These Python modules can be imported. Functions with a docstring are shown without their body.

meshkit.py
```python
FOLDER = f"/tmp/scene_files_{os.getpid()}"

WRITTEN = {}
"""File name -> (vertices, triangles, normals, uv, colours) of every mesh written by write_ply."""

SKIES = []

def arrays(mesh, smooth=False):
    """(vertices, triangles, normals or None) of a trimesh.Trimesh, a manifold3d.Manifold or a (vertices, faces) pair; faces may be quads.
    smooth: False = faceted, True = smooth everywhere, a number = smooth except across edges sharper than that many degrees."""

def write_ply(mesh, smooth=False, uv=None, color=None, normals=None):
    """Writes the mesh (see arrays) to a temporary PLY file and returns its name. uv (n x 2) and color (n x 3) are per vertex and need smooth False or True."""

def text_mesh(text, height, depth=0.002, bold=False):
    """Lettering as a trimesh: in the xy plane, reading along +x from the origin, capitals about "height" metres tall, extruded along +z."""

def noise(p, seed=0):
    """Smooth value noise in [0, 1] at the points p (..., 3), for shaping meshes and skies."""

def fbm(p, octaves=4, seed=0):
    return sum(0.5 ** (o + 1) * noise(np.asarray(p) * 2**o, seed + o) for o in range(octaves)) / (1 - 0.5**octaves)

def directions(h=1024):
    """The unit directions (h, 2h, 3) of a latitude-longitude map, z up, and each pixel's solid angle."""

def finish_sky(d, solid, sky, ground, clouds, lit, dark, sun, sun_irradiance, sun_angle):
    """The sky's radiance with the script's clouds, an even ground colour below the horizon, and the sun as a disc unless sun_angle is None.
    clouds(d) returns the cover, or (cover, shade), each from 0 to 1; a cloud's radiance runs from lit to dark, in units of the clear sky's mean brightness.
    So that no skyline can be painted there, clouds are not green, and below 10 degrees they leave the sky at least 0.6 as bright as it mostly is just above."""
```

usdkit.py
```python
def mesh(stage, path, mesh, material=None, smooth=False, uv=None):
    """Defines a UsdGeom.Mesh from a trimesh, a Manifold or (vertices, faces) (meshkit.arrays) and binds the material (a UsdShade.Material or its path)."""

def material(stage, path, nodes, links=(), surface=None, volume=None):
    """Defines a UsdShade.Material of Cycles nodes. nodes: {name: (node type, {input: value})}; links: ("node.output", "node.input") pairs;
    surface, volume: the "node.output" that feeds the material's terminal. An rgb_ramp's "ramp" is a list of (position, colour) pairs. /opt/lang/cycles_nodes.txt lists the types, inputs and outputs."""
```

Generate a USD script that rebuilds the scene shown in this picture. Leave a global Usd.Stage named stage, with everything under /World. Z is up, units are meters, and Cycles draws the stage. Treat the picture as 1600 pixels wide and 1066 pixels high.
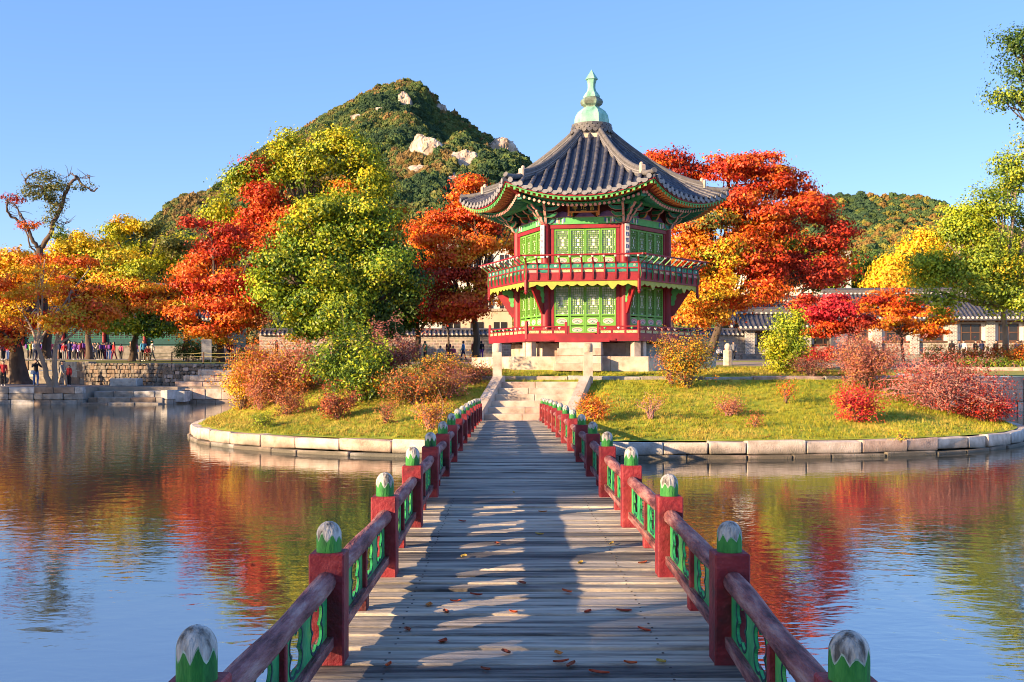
import math, random
import numpy as np, trimesh, usdkit, meshkit
import manifold3d as m3
from pxr import Usd, UsdGeom, UsdLux, UsdShade, Gf, Sdf, Vt
from shapely.geometry import Polygon, Point, box as sbox
from shapely.ops import unary_union
from scipy.spatial import ConvexHull

stage = Usd.Stage.CreateInMemory()
UsdGeom.SetStageUpAxis(stage, UsdGeom.Tokens.z)
UsdGeom.SetStageMetersPerUnit(stage, 1.0)
world = UsdGeom.Xform.Define(stage, '/World'); stage.SetDefaultPrim(world.GetPrim())
UsdGeom.Scope.Define(stage, '/World/Looks')

# ------------------------------------------------------------------ camera, sky, sun, exposure
EYE = 2.25                     # eye height above the water (z = 0)
SUN_AZ, SUN_EL = math.radians(58), math.radians(15.8)
to_sun = np.array([-math.sin(SUN_AZ) * math.cos(SUN_EL), -math.cos(SUN_AZ) * math.cos(SUN_EL), math.sin(SUN_EL)])
cam = UsdGeom.Camera.Define(stage, '/World/camera')
cam.AddTranslateOp().Set((0, 0, EYE)); cam.AddRotateXOp().Set(90.0)
cam.CreateHorizontalApertureAttr(36.0); cam.CreateVerticalApertureAttr(36.0 * 682 / 1024)
cam.CreateFocalLengthAttr(38.25); cam.CreateVerticalApertureOffsetAttr(0.9225)
cam.CreateClippingRangeAttr((0.1, 20000)); cam.CreateExposureAttr(1.55)

sky = UsdLux.DomeLight.Define(stage, '/World/sky')
skym = usdkit.material(stage, '/World/Looks/sky_material', {
    's': ('sky_texture', {'sky_type': 'single_scattering', 'sun_disc': False, 'sun_elevation': SUN_EL, 'sun_rotation': math.atan2(to_sun[0], to_sun[1]),
                          'altitude': 60.0, 'air_density': 1.0, 'aerosol_density': 0.6, 'ozone_density': 2.0}),
    'h': ('hsv', {'hue': .512, 'saturation': 1.15}), 'k': ('mix', {'fac': .42, 'color2': (.95, 2.1, 5.2)}), 'b': ('background_shader', {'strength': 0.09})}, [('s.color', 'h.color'), ('h.color', 'k.color1'), ('k.color', 'b.color')], surface='b.background')
UsdShade.MaterialBindingAPI.Apply(sky.GetPrim()).Bind(skym)
sky.GetPrim().SetCustomDataByKey('kind', 'structure')
sun = UsdLux.DistantLight.Define(stage, '/World/sun')
sun.CreateIntensityAttr(1.25); sun.CreateNormalizeAttr(True); sun.CreateAngleAttr(0.5); sun.CreateColorAttr((1.0, 0.71, 0.42))
sun.AddRotateZOp().Set(math.degrees(math.atan2(to_sun[1], to_sun[0])) + 90); sun.AddRotateXOp().Set(math.degrees(math.pi / 2 - SUN_EL))

# ------------------------------------------------------------------ helpers
F = 1700.0
def at(px, py, Y):             # photograph pixel and distance -> a place in the world (used to measure)
    return np.array([(px - 800) / F * Y, Y, EYE + (574 - py) / F * Y])
_used = {}
def numbered(parent, name):
    k = (str(parent), name); n = _used.get(k, 0); _used[k] = n + 1
    return f'{parent}/{name}' + (f'_{n:03d}' if n else '')
def tag(p, label=None, cat=None, group=None, kind=None):
    for k, v in (('label', label), ('category', cat), ('group', group), ('kind', kind)):
        if v: p.SetCustomDataByKey(k, v)
    return p
def xf(name, loc=(0, 0, 0), rz=0.0, parent='/World', **kw):
    p = numbered(parent if isinstance(parent, str) else parent.GetPath(), name)
    x = UsdGeom.Xform.Define(stage, p)
    if parent == '/World' or any(loc) or rz:
        x.AddTranslateOp().Set(Gf.Vec3d(*map(float, loc))); x.AddRotateZOp().Set(float(rz))
    return tag(x.GetPrim(), **kw)
def obj(name, mesh, mat, parent='/World', smooth=False, tint=None, **kw):
    p = numbered(parent if isinstance(parent, str) else parent.GetPath(), name)
    if isinstance(mesh, MB): mesh = mesh.get()
    m = usdkit.mesh(stage, p, mesh, M[mat] if isinstance(mat, str) else mat, smooth=smooth)
    if tint is not None:
        UsdGeom.PrimvarsAPI(m).CreatePrimvar('tint', Sdf.ValueTypeNames.Color3fArray, 'vertex').Set(Vt.Vec3fArray.FromNumpy(np.asarray(tint, np.float32)))
    return tag(m.GetPrim(), **kw)

def _chamfer_topology():
    v = []
    for sx in (-1, 1):
        for sy in (-1, 1):
            for sz in (-1, 1):
                for k in range(3):
                    q = np.array([sx, sy, sz], float) * .8; q[k] = (sx, sy, sz)[k]; v.append(q)
    v = np.array(v); h = ConvexHull(v); f = h.simplices.copy()
    for i, t in enumerate(f):
        n = np.cross(v[t[1]] - v[t[0]], v[t[2]] - v[t[0]])
        if n @ v[t].mean(0) < 0: f[i] = t[::-1]
    return f
CF = _chamfer_topology()
BV = np.array([[x, y, z] for x in (-.5, .5) for y in (-.5, .5) for z in (-.5, .5)])
BF = np.array([[0, 1, 3], [0, 3, 2], [4, 6, 7], [4, 7, 5], [0, 4, 5], [0, 5, 1], [2, 3, 7], [2, 7, 6], [0, 2, 6], [0, 6, 4], [1, 5, 7], [1, 7, 3]])
def cbox(s, c=.01):
    h = np.array(s, float) / 2; v = []
    c = min(c, min(h) * .6)
    for sx in (-1, 1):
        for sy in (-1, 1):
            for sz in (-1, 1):
                sg = np.array([sx, sy, sz])
                for k in range(3):
                    q = sg * (h - c); q[k] = sg[k] * h[k]; v.append(q)
    return np.array(v), CF
def rotz(v, a):
    c, s = math.cos(a), math.sin(a); v = np.asarray(v, float)
    return np.stack([v[..., 0] * c - v[..., 1] * s, v[..., 0] * s + v[..., 1] * c, v[..., 2]], -1)
class MB:
    def __init__(s): s.v, s.f, s.n = [], [], 0
    def add(s, v, f, T=None):
        v = np.asarray(v, float); f = np.asarray(f, int)
        if f.shape[1] == 4: f = np.vstack([f[:, [0, 1, 2]], f[:, [0, 2, 3]]])
        if T is not None: v = T(v)
        s.v.append(v); s.f.append(f + s.n); s.n += len(v); return s
    def box(s, c, size, rz=0, T=None):
        return s.add(rotz(BV * np.array(size, float), rz) + np.array(c, float), BF, T)
    def cb(s, c, size, ch=.01, rz=0, T=None):
        v, f = cbox(size, ch); return s.add(rotz(v, rz) + np.array(c, float), f, T)
    def tube(s, path, r, sides=8, caps=True, T=None):
        v, f = tube(path, r, sides, caps); return s.add(v, f, T)
    def tm(s, t, T=None): return s.add(np.array(t.vertices), np.array(t.faces), T)
    def get(s): return np.vstack(s.v), np.vstack(s.f)
def tube(path, r, sides=8, caps=True):
    path = np.asarray(path, float); n = len(path); r = np.broadcast_to(np.asarray(r, float), (n,))
    t = np.gradient(path, axis=0); t /= np.maximum(np.linalg.norm(t, axis=1, keepdims=True), 1e-9)
    ref = np.array([0, 0, 1.0]) if abs(t[0, 2]) < .9 else np.array([1.0, 0, 0])
    a = np.linspace(0, 2 * math.pi, sides, endpoint=False); v = []
    u = np.cross(t[0], ref); u /= np.linalg.norm(u)
    for i in range(n):
        u = u - t[i] * (u @ t[i]); u /= max(np.linalg.norm(u), 1e-9); w = np.cross(t[i], u)
        v.append(path[i] + r[i] * (np.cos(a)[:, None] * u + np.sin(a)[:, None] * w))
    v = np.vstack(v); f = []
    for i in range(n - 1):
        for j in range(sides):
            k = (j + 1) % sides; f.append([i * sides + j, i * sides + k, (i + 1) * sides + k, (i + 1) * sides + j])
    f = np.array(f); f = np.vstack([f[:, [0, 1, 2]], f[:, [0, 2, 3]]])
    if caps:
        v = np.vstack([v, path[:1], path[-1:]]); a0, a1 = len(v) - 2, len(v) - 1; e = (n - 1) * sides
        f = np.vstack([f, [[a0, (j + 1) % sides, j] for j in range(sides)], [[a1, e + j, e + (j + 1) % sides] for j in range(sides)]])
    return v, f
def lathe(prof, sides, phase=0.0, caps=True):      # prof: (r, z) from bottom to top
    prof = np.asarray(prof, float); a = np.arange(sides) * 2 * math.pi / sides + phase
    v = np.vstack([np.stack([r * np.cos(a), r * np.sin(a), np.full(sides, z)], 1) for r, z in prof]); f = []
    for i in range(len(prof) - 1):
        for j in range(sides):
            k = (j + 1) % sides; f.append([i * sides + j, i * sides + k, (i + 1) * sides + k, (i + 1) * sides + j])
    f = np.array(f); f = np.vstack([f[:, [0, 1, 2]], f[:, [0, 2, 3]]])
    if caps:
        v = np.vstack([v, [[0, 0, prof[0, 1]], [0, 0, prof[-1, 1]]]]); n = len(v); e = (len(prof) - 1) * sides
        f = np.vstack([f, [[n - 2, (j + 1) % sides, j] for j in range(sides)], [[n - 1, e + j, e + (j + 1) % sides] for j in range(sides)]])
    return v, f
def prism(poly, depth):                              # shapely polygon in xy, extruded along +z
    gs = [g for g in getattr(poly, 'geoms', [poly]) if g.area > 1e-7]
    t = trimesh.util.concatenate([trimesh.creation.extrude_polygon(g, depth, engine='earcut') for g in gs]); return np.array(t.vertices), np.array(t.faces)
def rough(v, amp, scale, seed=0):
    v = np.asarray(v, float)
    d = np.stack([meshkit.noise(v * scale + 17.3 * k, seed + k) - .5 for k in range(3)], -1)
    return v + 2 * amp * d

# ------------------------------------------------------------------ materials
M = {}
def mat(name, c1, c2=None, scale=3.0, rough_=.7, bump=0.0, bscale=30.0, stretch=(1, 1, 1), spec=.3, detail=4.0, metallic=0.0, c3=None, space='position', contrast=.22):
    c2 = c2 or tuple(x * .72 for x in c1)
    ramp = [(.5 - contrast, c2), (.5 + contrast, c1)]
    if c3: ramp = [(.5 - contrast, c2), (.5, c1), (.5 + contrast, c3)]
    n = {'g': ('geometry', {}) if space == 'position' else ('texture_coordinate', {}), 'm': ('mapping', {'scale': stretch}), 'n': ('noise_texture', {'scale': scale, 'detail': detail, 'roughness': .6}),
         'r': ('rgb_ramp', {'ramp': ramp}), 'p': ('principled_bsdf', {'roughness': rough_, 'specular_ior_level': spec, 'metallic': metallic})}
    L = [('g.position' if space == 'position' else 'g.object', 'm.vector'), ('m.vector', 'n.vector'), ('n.fac', 'r.fac'), ('r.color', 'p.base_color')]
    if bump:
        n['n2'] = ('noise_texture', {'scale': bscale, 'detail': 3.0}); n['b'] = ('bump', {'strength': bump, 'distance': .02})
        L += [('m.vector', 'n2.vector'), ('n2.fac', 'b.height'), ('b.normal', 'p.normal')]
    M[name] = usdkit.material(stage, '/World/Looks/' + name, n, L, surface='p.BSDF')
    return M[name]
mat('red_paint', (.28, .011, .020), (.15, .008, .013), 2.5, .5, spec=.4)
mat('rail_red', (.20, .014, .02), (.05, .009, .011), 4.5, .6, .4, 40, spec=.35, c3=(.29, .04, .042), detail=9, contrast=.17)
mat('handrail_wood', (.22, .075, .07), (.055, .013, .015), 6, .7, .8, 26, stretch=(3, .5, 3), c3=(.36, .2, .17), detail=6, contrast=.16)
mat('rail_green', (.03, .33, .10), (.012, .13, .05), 4, .55, .4, 25, c3=(.11, .40, .07), detail=8, contrast=.17)
mat('rim_dark', (.012, .05, .055), rough_=.6)
mat('cap_green', (.025, .18, .03), (.008, .055, .02), 12, .7, .5, 60, stretch=(1, 1, .3), c3=(.06, .26, .05), detail=8, contrast=.16)
mat('cap_white', (.36, .44, .36), (.14, .24, .16), 30, .75, contrast=.12)
mat('cap_grey', (.36, .335, .30), (.09, .08, .07), 26, .85, .9, 60, stretch=(1, 1, .25), c3=(.5, .47, .43), detail=8, contrast=.13)
for i, (a, b, c) in enumerate([((.10, .10, .105), (.02, .02, .022), (.2, .195, .19)), ((.40, .385, .365), (.17, .16, .155), (.55, .53, .5)), ((.24, .235, .23), (.055, .055, .06), (.42, .40, .385)), ((.31, .30, .29), (.09, .088, .09), (.48, .455, .43)), ((.18, .18, .185), (.03, .03, .034), (.34, .33, .32)), ((.36, .345, .325), (.13, .125, .12), (.52, .49, .46))]):
    w_ = lambda t: (t[0] * 1.12, t[1], t[2] * .82)
    mat(f'plank_{i}', w_(a), w_(b), 2.6, .62, 1.0, 14, stretch=(.5, 8, 1), c3=w_(c), detail=7, contrast=.14)
mat('iron', (.06, .045, .04), rough_=.7)
mat('beam_wood', (.2, .17, .14), (.1, .085, .07), 4, .8)
mat('granite', (.45, .36, .28), (.28, .215, .165), 2.5, .85, .6, 35, c3=(.54, .45, .37), detail=9, contrast=.17)
mat('granite_pink', (.42, .295, .225), (.26, .17, .13), 2.5, .85, .6, 35, c3=(.5, .38, .3), detail=9, contrast=.17)
mat('granite_grey', (.35, .33, .30), (.2, .19, .17), 2.5, .85, .6, 35, c3=(.46, .44, .41), detail=9, contrast=.17)
mat('granite_wet', (.16, .14, .12), (.07, .062, .055), 4, .5, .5, 35)
mat('granite_dark', (.22, .195, .165), (.115, .1, .085), 2.2, .85, .6, 35, c3=(.31, .28, .245), detail=8)
mat('rubble', (.20, .145, .105), (.09, .066, .05), 1.8, .9, .7, 20, c3=(.30, .225, .17), detail=8)
mat('rubble_grey', (.165, .14, .115), (.075, .065, .055), 1.8, .9, .7, 20, c3=(.25, .215, .185), detail=8)
mat('lawn', (.32, .35, .02), (.14, .20, .018), .8, .9, .9, 40, c3=(.52, .38, .04), detail=10)
mat('earth', (.36, .27, .19), (.24, .18, .12), .5, .95, .4, 10, detail=8)
mat('bank_grass', (.24, .24, .04), (.13, .15, .03), .8, .95, .5, 20, c3=(.36, .28, .06), detail=8)
mat('paving', (.30, .25, .2), (.19, .16, .13), 1.2, .95, .3, 12, detail=6, spec=.03)
mat('panel_ochre', (.50, .40, .16), (.16, .2, .1), 28, .6, c3=(.62, .5, .34), contrast=.12)
mat('roof_tile', (.06, .06, .075), (.022, .024, .036), 4, .5, .4, 40, spec=.5, c3=(.125, .115, .115), detail=8)
mat('roof_pan', (.022, .030, .055), (.012, .017, .034), 5, .45, .3, 40, spec=.5)
mat('tile_end', (.25, .24, .25), (.13, .13, .14), 12, .6)
mat('ridge_tile', (.15, .14, .14), (.07, .068, .07), 9, .65, .4, 40)
mat('lime_plaster', (.6, .46, .36), (.42, .3, .23), 5, .9)
mat('copper', (.19, .40, .30), (.08, .19, .15), 3.5, .55, c3=(.30, .52, .41), stretch=(1, 1, .5))
mat('copper_dark', (.13, .16, .12), (.06, .06, .045), 4, .55, c3=(.25, .4, .3), stretch=(1, 1, .6))
mat('door_green', (.15, .36, .045), (.1, .27, .04), 3, .5, spec=.4)
mat('lattice_green', (.15, .33, .05), rough_=.55)
mat('paper', (.78, .76, .68), (.66, .64, .55), 4, .9)
mat('floral_white', (.66, .5, .42), (.5, .3, .28), 25, .7)
mat('floral_pink', (.6, .18, .2), rough_=.7)
mat('floral_blue', (.10, .12, .35), rough_=.7)
mat('dan_green', (.03, .22, .085), (.015, .12, .05), 5, .6)
mat('dan_light', (.12, .42, .12), (.07, .3, .09), 5, .6)
mat('dan_teal', (.035, .24, .17), (.02, .13, .1), 6, .6)
mat('dan_pink', (.62, .3, .26), (.5, .2, .18), 6, .6)
mat('dan_white', (.74, .72, .66), rough_=.7)
mat('dan_purple', (.2, .1, .26), (.12, .06, .18), 8, .6)
mat('dan_blue', (.06, .1, .34), rough_=.6)
mat('dan_yellow', (.40, .37, .05), (.27, .27, .05), 6, .6)
mat('dan_orange', (.6, .2, .06), rough_=.6)
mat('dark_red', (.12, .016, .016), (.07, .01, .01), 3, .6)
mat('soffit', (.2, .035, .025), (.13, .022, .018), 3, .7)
mat('black', (.012, .012, .014), rough_=.5)
mat('gold', (.65, .42, .1), rough_=.4)
mat('ink_blue', (.02, .04, .22), rough_=.6)
mat('bark', (.13, .09, .065), (.05, .036, .028), 2.5, .95, .9, 14, stretch=(1, 1, .35), detail=6)
mat('bark_pale', (.36, .27, .2), (.16, .12, .09), 2.5, .95, .9, 14, stretch=(1, 1, .35), detail=6)
mat('twig', (.22, .13, .09), (.12, .07, .05), 6, .9)
mat('twig_pink', (.42, .22, .2), (.28, .14, .13), 6, .9)
mat('brick_grey', (.36, .32, .28), (.28, .25, .22), 2, .9)
mat('wall_white', (.72, .66, .58), (.6, .54, .47), .8, .9)
mat('wall_beige', (.62, .48, .35), (.5, .38, .27), .6, .9)
mat('teal_wood', (.015, .085, .085), (.01, .05, .05), 3, .6)
mat('window_dark', (.03, .028, .03), rough_=.2, spec=.6)
mat('wood_brown', (.15, .075, .045), (.09, .045, .03), 4, .7)
mat('rock', (.46, .36, .29), (.15, .12, .09), .13, .95, .9, .6, stretch=(1, 1, .45), c3=(.58, .47, .39), detail=12, contrast=.15)
mat('bamboo', (.5, .42, .16), (.35, .28, .1), 4, .6)
mat('steel', (.35, .34, .33), rough_=.5)
# palace wall: courses of squared stone with wide mortar
M['stone_course'] = usdkit.material(stage, '/World/Looks/stone_course', {
    'g': ('geometry', {}), 'x': ('separate_xyz', {}), 'c': ('combine_xyz', {}), 'k': ('brick_texture', {'color1': (.40, .33, .27), 'color2': (.27, .22, .18), 'mortar': (.55, .46, .37), 'scale': 1.0, 'mortar_size': .035, 'brick_width': .55, 'row_height': .27, 'bias': -.2}),
    'n': ('noise_texture', {'scale': 3.0, 'detail': 6.0}), 'mx': ('mix', {'mix_type': 'multiply', 'fac': .45}), 'b': ('bump', {'strength': .6, 'distance': .03, 'invert': True}), 'p': ('principled_bsdf', {'roughness': .9})},
    [('g.position', 'x.vector'), ('x.x', 'c.x'), ('x.z', 'c.y'), ('c.vector', 'k.vector'), ('g.position', 'n.vector'), ('k.color', 'mx.color1'), ('n.color', 'mx.color2'), ('mx.color', 'p.base_color'), ('k.fac', 'b.height'), ('b.normal', 'p.normal')], surface='p.BSDF')
M['brick_course'] = usdkit.material(stage, '/World/Looks/brick_course', {
    'g': ('geometry', {}), 'x': ('separate_xyz', {}), 'a': ('math', {'math_type': 'add'}), 'c': ('combine_xyz', {}), 'k': ('brick_texture', {'color1': (.26, .24, .225), 'color2': (.18, .17, .165), 'mortar': (.6, .55, .48), 'scale': 1.0, 'mortar_size': .02, 'brick_width': .32, 'row_height': .13}),
    'b': ('bump', {'strength': .5, 'distance': .02, 'invert': True}), 'p': ('principled_bsdf', {'roughness': .9})},
    [('g.position', 'x.vector'), ('x.x', 'a.value1'), ('x.y', 'a.value2'), ('a.value', 'c.x'), ('x.z', 'c.y'), ('c.vector', 'k.vector'), ('k.color', 'p.base_color'), ('k.fac', 'b.height'), ('b.normal', 'p.normal')], surface='p.BSDF')
def stained(name, base):                             # granite with a dark, algae stained band above the water line
    c1, c2, c3 = base
    M[name] = usdkit.material(stage, '/World/Looks/' + name, {
        'g': ('geometry', {}), 'n': ('noise_texture', {'scale': 3.5, 'detail': 9.0, 'roughness': .65}), 'r': ('rgb_ramp', {'ramp': [(.3, c2), (.5, c1), (.7, c3)]}), 'x': ('separate_xyz', {}), 'n2': ('noise_texture', {'scale': 1.6, 'detail': 5.0}),
        'h': ('math', {'math_type': 'multiply_add', 'value2': .42}), 'mr': ('map_range', {'from_min': .52, 'from_max': .26, 'to_min': 0.0, 'to_max': .9, 'clamp': True}), 'mx': ('mix', {'color2': (.06, .055, .035)}),
        'n3': ('noise_texture', {'scale': 30.0, 'detail': 4.0}), 'b': ('bump', {'strength': .8, 'distance': .03}), 'p': ('principled_bsdf', {'roughness': .85})},
        [('g.position', 'n.vector'), ('n.fac', 'r.fac'), ('g.position', 'x.vector'), ('g.position', 'n2.vector'), ('n2.fac', 'h.value1'), ('x.z', 'h.value3'), ('h.value', 'mr.value'), ('mr.result', 'mx.fac'), ('r.color', 'mx.color1'), ('mx.color', 'p.base_color'), ('g.position', 'n3.vector'), ('n3.fac', 'b.height'), ('b.normal', 'p.normal')], surface='p.BSDF')
stained('kerb_granite', ((.52, .42, .33), (.30, .235, .18), (.63, .54, .45))); stained('kerb_pink', ((.46, .32, .24), (.27, .18, .13), (.56, .43, .34))); stained('kerb_grey', ((.40, .375, .34), (.22, .2, .18), (.54, .52, .48)))
def leafmat(name, trans=.38, gloss=.06):
    M[name] = usdkit.material(stage, '/World/Looks/' + name, {
        'a': ('attribute', {'attribute': 'tint'}), 'd': ('diffuse_bsdf', {}), 't': ('translucent_bsdf', {}), 'm': ('mix_closure', {'fac': trans}),
        'gl': ('glossy_bsdf', {'roughness': .45, 'color': (1, 1, 1)}), 'm2': ('mix_closure', {'fac': gloss})},
        [('a.color', 'd.color'), ('a.color', 't.color'), ('d.BSDF', 'm.closure1'), ('t.BSDF', 'm.closure2'), ('m.closure', 'm2.closure1'), ('gl.BSDF', 'm2.closure2')], surface='m2.closure')
leafmat('leaf', .18, .025)
leafmat('leaf_matte', .3, .015)
M['water'] = usdkit.material(stage, '/World/Looks/water_material', {
    'g': ('geometry', {}), 'm1': ('mapping', {'scale': (.7, 1.0, 1)}), 'n1': ('noise_texture', {'scale': 2.6, 'detail': 2.5, 'roughness': .55, 'distortion': .6}),
    'm2': ('mapping', {'scale': (.5, 1.0, 1), 'rotation': (0, 0, .25)}), 'n2': ('noise_texture', {'scale': 9.0, 'detail': 2.0}),
    'n3': ('noise_texture', {'scale': .09, 'detail': 2.0}), 'r3': ('map_range', {'from_min': .35, 'from_max': .65, 'to_min': .3, 'to_max': 1.0, 'clamp': True}),
    's': ('math', {'math_type': 'multiply_add', 'value2': .3}), 'x': ('math', {'math_type': 'multiply'}), 'b': ('bump', {'strength': .075, 'distance': .12}),
    'p': ('principled_bsdf', {'base_color': (.03, .03, .022), 'roughness': .03, 'ior': 6.0, 'specular_ior_level': .5})},
    [('g.position', 'm1.vector'), ('m1.vector', 'n1.vector'), ('g.position', 'm2.vector'), ('m2.vector', 'n2.vector'), ('g.position', 'n3.vector'), ('n3.fac', 'r3.value'),
     ('n2.fac', 's.value1'), ('n1.fac', 's.value3'), ('s.value', 'x.value1'), ('r3.result', 'x.value2'), ('x.value', 'b.height'), ('b.normal', 'p.normal')], surface='p.BSDF')
# ------------------------------------------------------------------ the island's outline and lawn
IC = np.array([3.0, 41.0])
def selip(phi, a, b, n=2.5): return (np.abs(np.cos(phi) / a) ** n + np.abs(np.sin(phi) / b) ** n) ** (-1 / n)
def r_out(phi): return selip(phi, 14.0, 14.4)
def r_in(phi): return selip(phi, 11.5, 6.2)
def bx(y): return np.where(np.asarray(y) < 14, .07, .07 - .0061 * (np.asarray(y) - 14))
def deck_z(y): return EYE - 1.315 - .00085 * (np.asarray(y, float) - 14.5) ** 2
def stair_x(y): return .30 + (np.asarray(y) - 32.0) * .30
def sstep(t): t = np.clip(t, 0, 1); return t * t * (3 - 2 * t)
def lawn_z(x, y):
    x, y = np.asarray(x, float), np.asarray(y, float)
    dx, dy = x - IC[0], y - IC[1]; r = np.hypot(dx, dy); phi = np.arctan2(dy, dx)
    ro, ri = r_out(phi) - .3, r_in(phi)
    t = np.clip((ro - r) / np.maximum(ro - ri, .1), 0, 1)
    slope = .43 + 1.42 * (.5 * t + .5 * t * t)
    slope = slope + (meshkit.fbm(np.stack([x, y, 0 * x], -1) * .35, 3) - .5) * .35 * np.sin(np.pi * np.clip(t, 0, 1))
    cut = np.where(y < 32.1, .50, .50 + (y - 32.1) * .56)
    ax = np.where(y < 32, bx(y), stair_x(y))
    w = sstep((np.abs(x - ax) - 1.25) / 1.1); w = np.maximum(w, sstep((y - 34.1) / .3))
    slope = np.where(slope > cut, cut * (1 - w) + slope * w, slope)
    top = 1.95 + .24 * np.clip((ri - .3 - r) / np.maximum(ri * .4, .1), 0, 1)
    return np.where(r < ri - .28, top, slope)

def island_lawn():
    na, phi = 220, np.linspace(0, 2 * math.pi, 220, endpoint=False); rings = []
    for t in np.linspace(0, 1, 40): rings.append((r_out(phi) - .25) * (1 - t) + (r_in(phi) - .05) * t)
    nslope = len(rings)
    for t in np.linspace(0, .97, 12): rings.append((r_in(phi) - .29) * (1 - t))
    v = []
    for r in rings:
        x, y = IC[0] + r * np.cos(phi), IC[1] + r * np.sin(phi); v.append(np.stack([x, y, lawn_z(x, y)], 1))
    v = np.vstack(v); f = []
    for i in range(len(rings) - 1):
        for j in range(na):
            k = (j + 1) % na; f.append([i * na + j, i * na + k, (i + 1) * na + k, (i + 1) * na + j])
    n = len(v); v = np.vstack([v, [[IC[0], IC[1], 2.19]]]); e = (len(rings) - 1) * na
    f = np.array(f); f = np.vstack([f[:, [0, 1, 2]], f[:, [0, 2, 3]], [[n, e + j, e + (j + 1) % na] for j in range(na)]])
    return v, f
obj('island_lawn', island_lawn(), 'lawn', smooth=True, kind='structure')

def ring_stones(name, rfun, courses, parent, seed, mats, only=None):
    rng = np.random.default_rng(seed)
    for z0, z1, depth, off, lmin, lmax in courses:
        phi = np.linspace(0, 2 * math.pi, 2000); r = rfun(phi) + off
        px, py = IC[0] + r * np.cos(phi), IC[1] + r * np.sin(phi)
        s = np.concatenate([[0], np.cumsum(np.hypot(np.diff(px), np.diff(py)))]); p = 0
        while p < s[-1] - .3:
            L = min(rng.uniform(lmin, lmax), s[-1] - p)
            a = np.array([np.interp(p, s, px), np.interp(p, s, py)]); b = np.array([np.interp(p + L, s, px), np.interp(p + L, s, py)])
            p += L; c = (a + b) / 2; d = b - a
            if only and not only(c): continue
            dz = rng.uniform(-.012, .012)
            v, f = cbox((np.hypot(*d) - .018, depth, z1 - z0 - .01), .022)
            v = rough(v, .034, 3.1, int(rng.integers(999))) ; v[:, 1] += rng.uniform(-.02, .02)
            v = rotz(v, math.atan2(d[1], d[0])) + np.array([c[0], c[1], (z0 + z1) / 2 + dz])
            obj('stone', (v, f), rng.choice(mats), parent)
kerb = xf('island_kerb', kind='structure')
ring_stones('stone', r_out, [(.10, .42, .42, -.21, .75, 1.6)], kerb, 3, ['kerb_granite', 'kerb_granite', 'kerb_pink', 'kerb_grey'])
ring_stones('stone', r_out, [(-.35, .095, .5, -.17, .9, 1.7)], kerb, 4, ['kerb_pink', 'kerb_grey', 'kerb_granite'])
tkerb = xf('terrace_kerb', kind='structure')
ring_stones('stone', r_in, [(1.60, 1.96, .26, -.16, 1.6, 2.6)], tkerb, 5, ['granite_dark', 'granite_grey', 'granite_pink'])

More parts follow.
